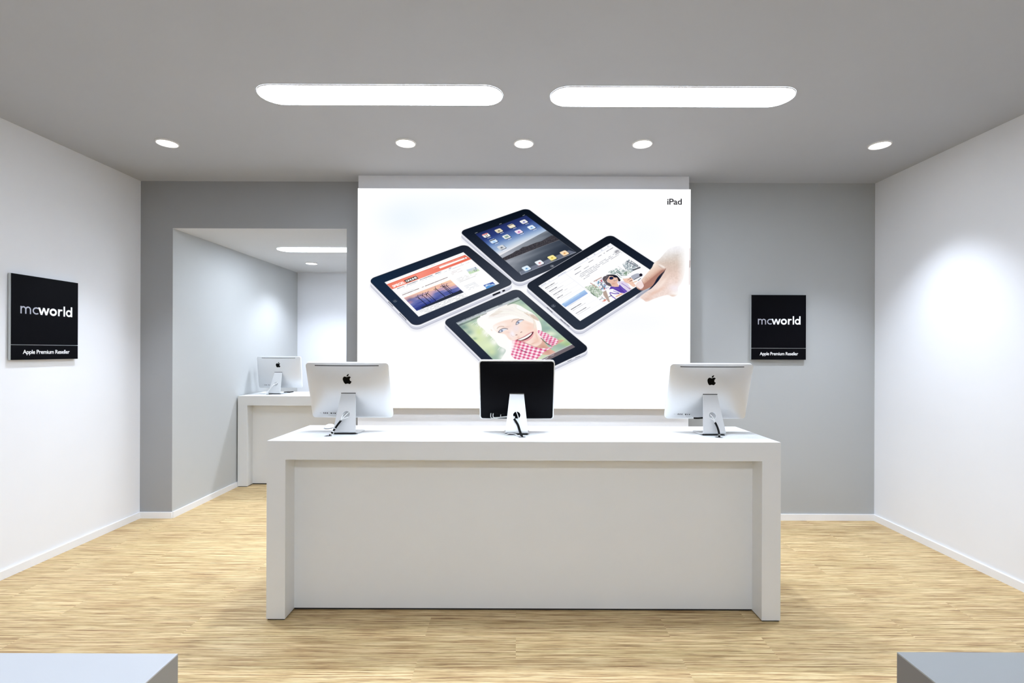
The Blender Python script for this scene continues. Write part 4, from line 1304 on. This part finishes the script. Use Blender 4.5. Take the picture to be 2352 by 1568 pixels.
    p.poly(o6([(730, 590), (960, 470), (1180, 500), (1420, 600), (1200, 760), (1100, 750), (1000, 660), (850, 640)]), None, 1, fn=fol((74, 98, 98), (206, 226, 218), .85))
    p.poly(o6([(1200, 600), (1400, 500), (1430, 600), (1230, 720)]), None, 1, fn=fol((90, 118, 96), (196, 216, 196), .8))
    p.line(o6([(1430, 245), (1640, 385)]), 1.0, (40, 44, 56), .9); p.line(o6([(1300, 250), (1660, 440)]), 1.6, (110, 104, 118), .8); p.line(o6([(1500, 520), (1700, 450)]), 2.4, (24, 24, 34), .8, 1.4)
    p.line(o6([(1040, 410), (1290, 590)]), .7, (170, 172, 180), .8); p.line(o6([(990, 570), (1190, 700)]), 1.0, (60, 64, 76), .8)
    p.poly(o6([(30, 1030), (330, 950), (450, 1040), (600, 1190), (520, 1290), (420, 1362), (230, 1200)]), None, 1, fn=fol((124, 146, 128), (220, 234, 212), .6))
    p.line(o6([(230, 1200), (330, 1280)]), 2.0, (60, 84, 64), .8, 1.4)
    p.poly(o6([(300, 860), (530, 740), (580, 800), (650, 900), (790, 1010), (720, 1120), (560, 1170), (440, 1020)]), (246, 247, 250), .9)
    p.line(o6([(320, 860), (540, 745)]), 2.0, (170, 130, 116), .8, 1.2); p.line(o6([(215, 915), (290, 960), (380, 1040)]), 1.6, (176, 130, 112), .9, 1.2)
    rd = random.Random(5)
    for k in range(54):
        a, b = rd.random(), rd.random()
        x = 330 + 250 * a + 190 * b; y = 850 - 70 * a + 270 * b
        p.blob(*o6([(x, y)])[0], .8 + rd.random() * 1.3, .7 + rd.random() * .7, ((30, 28, 48), (30, 28, 48), (90, 180, 226), (190, 50, 60), (150, 130, 190))[rd.randrange(5)], .9, rd.random() * 3)
    hairc = (66, 60, 68)
    p.poly(sp(o6([(680, 676), (860, 655), (1000, 688), (1080, 770), (1116, 832), (1060, 862), (1010, 770), (900, 715), (780, 700)])), (34, 32, 42), .8)
    p.poly(sp(o6([(575, 790), (610, 720), (690, 695), (770, 700), (760, 760), (720, 800), (715, 880), (800, 920), (850, 1000), (790, 1006), (690, 960), (630, 880)])), (92, 84, 90), .9)
    p.line(o6([(640, 900), (720, 800)]), .8, (214, 200, 192), .8); p.line(o6([(620, 850), (700, 730)]), .8, (140, 130, 132), .8)
    p.poly(sp(o6([(740, 760), (800, 705), (920, 716), (1015, 760), (1040, 850), (1016, 910), (1050, 960), (1070, 1018), (950, 1030), (850, 1006), (836, 940), (730, 880), (716, 820)])), (232, 190, 172), .9)
    p.blob(*o6([(900, 930)])[0], 6, 2.5, (206, 156, 138), .7, -.2)
    p.ell(*o6([(838, 765)])[0], 4.9, 3.3, (14, 18, 44), 1, -.12); p.ell(*o6([(842, 768)])[0], 3.2, 1.9, (30, 38, 86), 1, -.12); p.ell(*o6([(948, 722)])[0], 4.4, 1.9, (16, 18, 40), 1, .15)
    p.line(o6([(920, 845), (960, 835), (1000, 808)]), 1.6, (110, 60, 60), .9); p.line(o6([(935, 836), (995, 806)]), .9, (255, 250, 248), 1)
    p.poly(sp(o6([(1010, 890), (1120, 860), (1290, 890), (1420, 1090), (1320, 1170), (1160, 1000)])), (224, 212, 236), .9)
    p.poly(o6([(770, 1100), (830, 1010), (950, 1030), (1060, 1022), (1082, 955), (1120, 985), (1200, 1060), (1325, 1165), (1225, 1222), (1110, 1200), (960, 1125), (880, 1085)]), (92, 66, 166), .9)
    for a, b in (((1100, 1010), (1260, 1190)), ((900, 1060), (1080, 1100)), ((1180, 1100), (1300, 1180))):
        p.line(o6([a, b]), .9, (140, 112, 206), .8)
    p.line(o6([(1150, 920), (1280, 1000), (1400, 1100)]), 1.2, (120, 90, 180), .8)
    p.line(catmull(o6([(1070, 1225), (930, 1230), (800, 1200), (840, 1290), (960, 1380)]), False, 5), 2.2, (110, 82, 176), .9)
    p.line(o6([(900, 1150), (1060, 1210)]), 1.4, (120, 92, 186), .9); p.line(o6([(760, 1330), (850, 1280)]), 1.3, (40, 44, 56), .9)
    p.poly(o6([(960, 1310), (1130, 1212), (1210, 1235), (985, 1345)]), (242, 198, 170), .9)
    p.poly(o6([(588, 1180), (680, 1128), (720, 1240), (800, 1480), (752, 1486), (600, 1270)]), (184, 164, 152), 1.0)
    p.poly(o6([(560, 1470), (640, 1400), (700, 1410), (650, 1460)]), (220, 110, 90), 1.0, .8)
    for a, b in (((490, 1410), (570, 1370)), ((590, 1380), (650, 1400)), ((540, 1330), (580, 1350))):
        p.line(o6([a, b]), 1.0, (50, 56, 66), .8)
    # second sitter with a cap
    p.poly(sp(o6([(1180, 760), (1300, 745), (1420, 750), (1486, 810), (1480, 880), (1570, 980), (1500, 1030), (1360, 930), (1240, 880)])), (240, 200, 180), .9)
    p.poly(sp(o6([(1160, 700), (1300, 690), (1420, 620), (1560, 580), (1560, 640), (1420, 740), (1200, 780)])), (250, 250, 252), .9)
    p.poly(sp(o6([(1430, 720), (1500, 665), (1640, 620), (1710, 680), (1640, 750), (1510, 810)])), (172, 176, 190), 1)
    p.ell(*o6([(1725, 670)])[0], 3.8, 3.6, (30, 26, 40), 1); p.line(o6([(1510, 815), (1700, 720)]), 1.2, (30, 32, 50), .9)
    p.line(o6([(1330, 820), (1390, 790)]), 1.0, (110, 70, 70), .8); p.line(o6([(1390, 855), (1460, 835)]), 1.3, (90, 50, 50), .9); p.blob(*o6([(1410, 760)])[0], 1.6, 1.2, (40, 30, 36), .9)
    p.line(o6([(1480, 900), (1600, 860)]), 2.2, (226, 180, 150), .8, 1.4); p.line(o6([(1640, 840), (1720, 770)]), 1.4, (44, 50, 66), .8, 1)
    p.line(o6([(1370, 1060), (1440, 1090)]), 1.4, (180, 130, 120), .8, 1.2)
    x, y = o3([(397, 1018)])[0]
    p.ell(x, y, 5.2, 3.7, (104, 112, 126), .9); p.ell(x, y - .8, 4.5, 2.7, (40, 46, 60), .9); p.ell(x, y - .4, 2.1, 1.4, (130, 138, 150), .9); p.ell(x, y - .4, 1.1, .7, (30, 36, 50), .9); p.line([(x - 1.2, y - .8), (x + 1.3, y - 1)], .8, (140, 146, 156), .7)
    for a, b in (((315, 1040), (384, 1104)), ((488, 1190), (520, 1220)), ((528, 1226), (560, 1252)), ((568, 1258), (602, 1286))):
        p.line(o3([a, b]), 1.1, (24, 26, 36), .95)
    # ---------------- the hand holding it
    oh = lambda pts: off(pts, 1460, 560, 11.2)
    palm = sp(oh([(470, 500), (600, 400), (700, 290), (800, 175), (920, 95), (1060, 60), (1190, 70), (1270, 180), (1300, 400), (1290, 600), (1240, 820), (1180, 1000), (1090, 1120),
                  (1090, 1280), (970, 1362), (840, 1315), (680, 1340), (470, 1412), (290, 1486), (205, 1440), (115, 1358), (320, 1200), (450, 1090), (560, 960), (640, 850), (770, 640), (620, 520)]), 5)

    def skin(X, Y):
        a = (X - 1460) * 11.2; b = (Y - 560) * 11.2
        t = (vnoise(X * 1.9, Y * 1.9) - .5) * 16 + (vnoise(X * .35, Y * .35) - .5) * 14
        d = np.clip((b - 100) / 900, 0, 1)
        c = ramp(d, ((0, (236, 234, 240)), (.2, (220, 212, 206)), (.45, (214, 196, 184)), (.75, (230, 206, 195)), (1, (240, 220, 212)))) + t[..., None]
        fade = np.clip((1290 - a) / 230, 0, 1)
        lowr = np.clip(1 - ((a - 760) / 420 + (b - 1150) / 500), 0, 1)
        topl = np.clip(.35 + (a * .55 + b - 560) / 500, 0.25, 1)
        return c, fade * np.where(b > 900, np.clip(lowr * 1.6, .12, 1), 1) * topl
    p.poly(palm, (255, 254, 254), 1.2)
    p.poly(palm, None, 1.6, fn=skin)
    for x, y, rx, ry, c, a, ro in ((900, 640, 14, 12, (212, 190, 178), .5, 0), (520, 1230, 26, 5, (228, 190, 172), .8, -.5), (300, 1420, 12, 4, (226, 188, 172), .7, -.3),
                                   (760, 900, 9, 22, (226, 196, 182), .7, .5), (690, 1000, 5, 22, (250, 232, 222), .8, .7), (950, 1330, 10, 3, (226, 196, 180), .7, 0), (1000, 1130, 14, 9, (246, 238, 244), .8, 0)):
        X, Y = oh([(x, y)])[0]; p.blob(X, Y, rx, ry, c, a, ro, palm)
    p.poly(oh([(770, 640), (700, 770), (610, 850), (500, 985), (380, 1120), (330, 1190), (400, 1150), (500, 1050), (580, 960), (650, 860), (735, 730)]), (24, 32, 54), .9)
    p.poly(oh([(150, 1195), (380, 1120), (420, 1110), (330, 1195), (110, 1350), (40, 1390), (-20, 1400), (60, 1300)]), (128, 132, 150), .9, .5)
    thumb = sp(oh([(8, 1070), (45, 995), (140, 925), (250, 800), (345, 690), (420, 600), (470, 505), (600, 430), (740, 500), (790, 620), (730, 700), (620, 800), (540, 900), (480, 1010), (410, 1095),
                   (300, 1150), (190, 1192), (95, 1182), (30, 1130)]), 5)

    def tskin(X, Y):
        a = (X - 1460) * 11.2; b = (Y - 560) * 11.2
        d = (a * .62 + b * .78 - 690) / 260
        t = (vnoise(X * 1.9, Y * 1.9) - .5) * 14
        c = ramp(d, ((0, (250, 238, 228)), (.35, (238, 214, 198)), (.7, (226, 192, 174)), (.92, (204, 160, 142)), (1, (176, 128, 114)))) + t[..., None]
        q = np.clip((a - 500) / 230, 0, 1) * np.clip((690 - b) / 190, 0, 1)
        k = np.clip(q * 2.2, 0, 1)[..., None]
        c = c * (1 - k) + np.array([228., 208, 196]) * k
        return c, 1 - np.clip(q * 1.8 - .4, 0, 1)
    p.poly(thumb, None, 1.0, fn=tskin)
    nail = sp(oh([(18, 1070), (60, 992), (140, 932), (178, 985), (214, 1075), (180, 1140), (130, 1165), (60, 1120)]), 4)
    p.poly(nail, (244, 224, 222), 1.0); p.blob(*oh([(140, 950)])[0], 4, 3, (252, 244, 244), .8)
    p.line(catmull(oh([(160, 935), (195, 1010), (216, 1080), (180, 1140), (135, 1162)]), False, 5), 1.0, (160, 112, 104), .75, 1.1)
    for L in ([(255, 870), (300, 920), (350, 980)], [(330, 850), (370, 900), (385, 950)], [(240, 900), (285, 950), (330, 960)], [(280, 860), (320, 900)]):
        p.line(catmull(oh(L), False, 4), .8, (176, 134, 118), .55, 1.3)
    p.line(oh([(770, 640), (700, 760), (640, 830)]), 1.1, (110, 70, 66), .7, 1.2)
    p.line(oh([(1393, 120), (1390, 500), (1385, 640), (1385, 1040)]), 1.4, (206, 186, 186), .7, 1.4)
    p.line(oh([(1395, 430), (1390, 600)]), 1.2, (120, 84, 80), .8, 1.4)
    return np.clip(p.C, 0, 255)


def build_lightbox():
    t = thing('lightbox_picture', 'large backlit advertising picture of four tablets, mounted on the white pilaster', 'advertising sign', (0, LYF, 0))
    gx0, gx1 = 820.5, 1585.4; gy0, gy1 = CY - 371.6, CY + 133.0
    s = LYF / F
    bx0, bx1 = (gx0 - CX) * s, (gx1 - CX) * s
    bz1, bz0 = EYE - (gy0 - CY) * s, EYE - (gy1 - CY) * s
    box('casing', M_TRIMW, bx0, bx1, 0.002, PY - LYF, bz0, bz1, t)
    ax0, ax1, ay0, ay1 = 843.0, 1585.4, 470.0, 906.0
    st = 0.62
    xs = np.r_[np.linspace(gx0, ax0, 6)[:-1], np.arange(ax0, ax1, st), ax1]
    ys = np.r_[np.linspace(gy0, ay0, 6)[:-1], np.arange(ay0, ay1, st), np.linspace(ay1, gy1, 4)]
    C = paint_sheet(xs, ys)
    # unprinted white strip along the edges of the sheet
    GX, GY = np.meshgrid(xs, ys)
    ny, nx = GX.shape
    co = np.empty((ny * nx, 3), np.float32)
    co[:, 0] = ((GX - CX) * s).ravel(); co[:, 1] = 0; co[:, 2] = (EYE - (GY - CY) * s).ravel()
    idx = np.arange(ny * nx).reshape(ny, nx)
    q = np.stack([idx[1:, :-1], idx[1:, 1:], idx[:-1, 1:], idx[:-1, :-1]], -1).reshape(-1, 4)
    me = bpy.data.meshes.new('printed_face')
    me.vertices.add(ny * nx); me.vertices.foreach_set('co', co.ravel())
    me.loops.add(q.size); me.loops.foreach_set('vertex_index', q.ravel().astype(np.int32))
    me.polygons.add(len(q)); me.polygons.foreach_set('loop_start', np.arange(0, q.size, 4, dtype=np.int32))
    me.update(calc_edges=True); me.validate()
    ca = me.color_attributes.new('print', 'FLOAT_COLOR', 'POINT')
    lin = np.ones((ny * nx, 4), np.float32); lin[:, :3] = s2l(C.reshape(-1, 3))
    ca.data.foreach_set('color', lin.ravel())
    m = bpy.data.materials.new('backlit_print'); m.use_nodes = True
    nt = m.node_tree; nt.nodes.remove(nt.nodes['Principled BSDF'])
    a = nt.nodes.new('ShaderNodeAttribute'); a.attribute_name = 'print'
    e = nt.nodes.new('ShaderNodeEmission'); e.inputs[1].default_value = 0.90
    nt.links.new(a.outputs['Color'], e.inputs[0]); nt.links.new(e.outputs[0], nt.nodes['Material Output'].inputs[0])
    me.materials.append(m)
    o = bpy.data.objects.new('printed_face', me); COL.objects.link(o); o.parent = t
    o['label'] = 'printed picture of four tablets and a hand'

    def place(V2, Fs, m, name, lift=0.0006):
        W3 = []
        for x, y in V2:
            w = px(x, y, LYF); W3.append((w.x, -lift, w.z))
        flat(name, W3, Fs, m, t)
    D = emis('printed_dark_ink', rgb(40, 40, 46), 1.0); Wi = emis('printed_white_ink', rgb(255, 252, 250), 1.0); Bk = emis('printed_black_ink', rgb(30, 26, 28), 1.0)
    V, Fs = text_mesh('iPad', bold=0.014, spacing=0.95)
    q = fit(V, 1532.5, 1566.0)
    hcap = V[:, 1].max()
    place([(x, 469.6 - V[i, 1] / hcap * 13.4) for i, (x, y) in enumerate(q)], Fs, D, 'lettering')
    # masthead of the news page, laid into the printed tablet
    q1s = [(883.3, 648.1), (1064.2, 579.0), (1146.9, 651.0), (961.7, 727.0)]
    H1 = homog(q1s)

    def in_screen(body, Hm, u0, u1, v0, v1, m, name, lift, bold=0.03):
        V, Fs = text_mesh(body, bold=bold, spacing=0.95)
        mn, mx = V.min(0), V.max(0)
        P = [(u0 + (x - mn[0]) / (mx[0] - mn[0]) * (u1 - u0), v1 - (y - mn[1]) / (mx[1] - mn[1]) * (v1 - v0)) for x, y in V]
        place(hp(Hm, P), Fs, m, name, lift)
    in_screen('SPIEGEL', H1, .033, .180, .134, .194, Wi, 'masthead_lettering', .0006)
    place(hp(H1, [(.188, .122), (.335, .122), (.335, .202), (.188, .202)]), [[0, 1, 2, 3]], Bk, 'masthead_plate', .0006)
    in_screen('ONLINE', H1, .195, .328, .138, .188, Wi, 'masthead_lettering', .0010)
    q2s = [(1092, 537.5), (1208.4, 494.4), (1322.4, 578.6), (1196.9, 630.6)]
    H2 = homog(q2s); P = np.linalg.inv(H2) @ np.array([1040 + 500 / 6.534, 460 + 525 / 6.534, 1.0]); u0, v0 = P[0] / P[2], P[1] / P[2]
    in_screen('27', H2, u0 - .030, u0 + .030, v0 - .016, v0 + .034, Bk, 'date_lettering', .0006, .02)
    return t


build_lightbox()
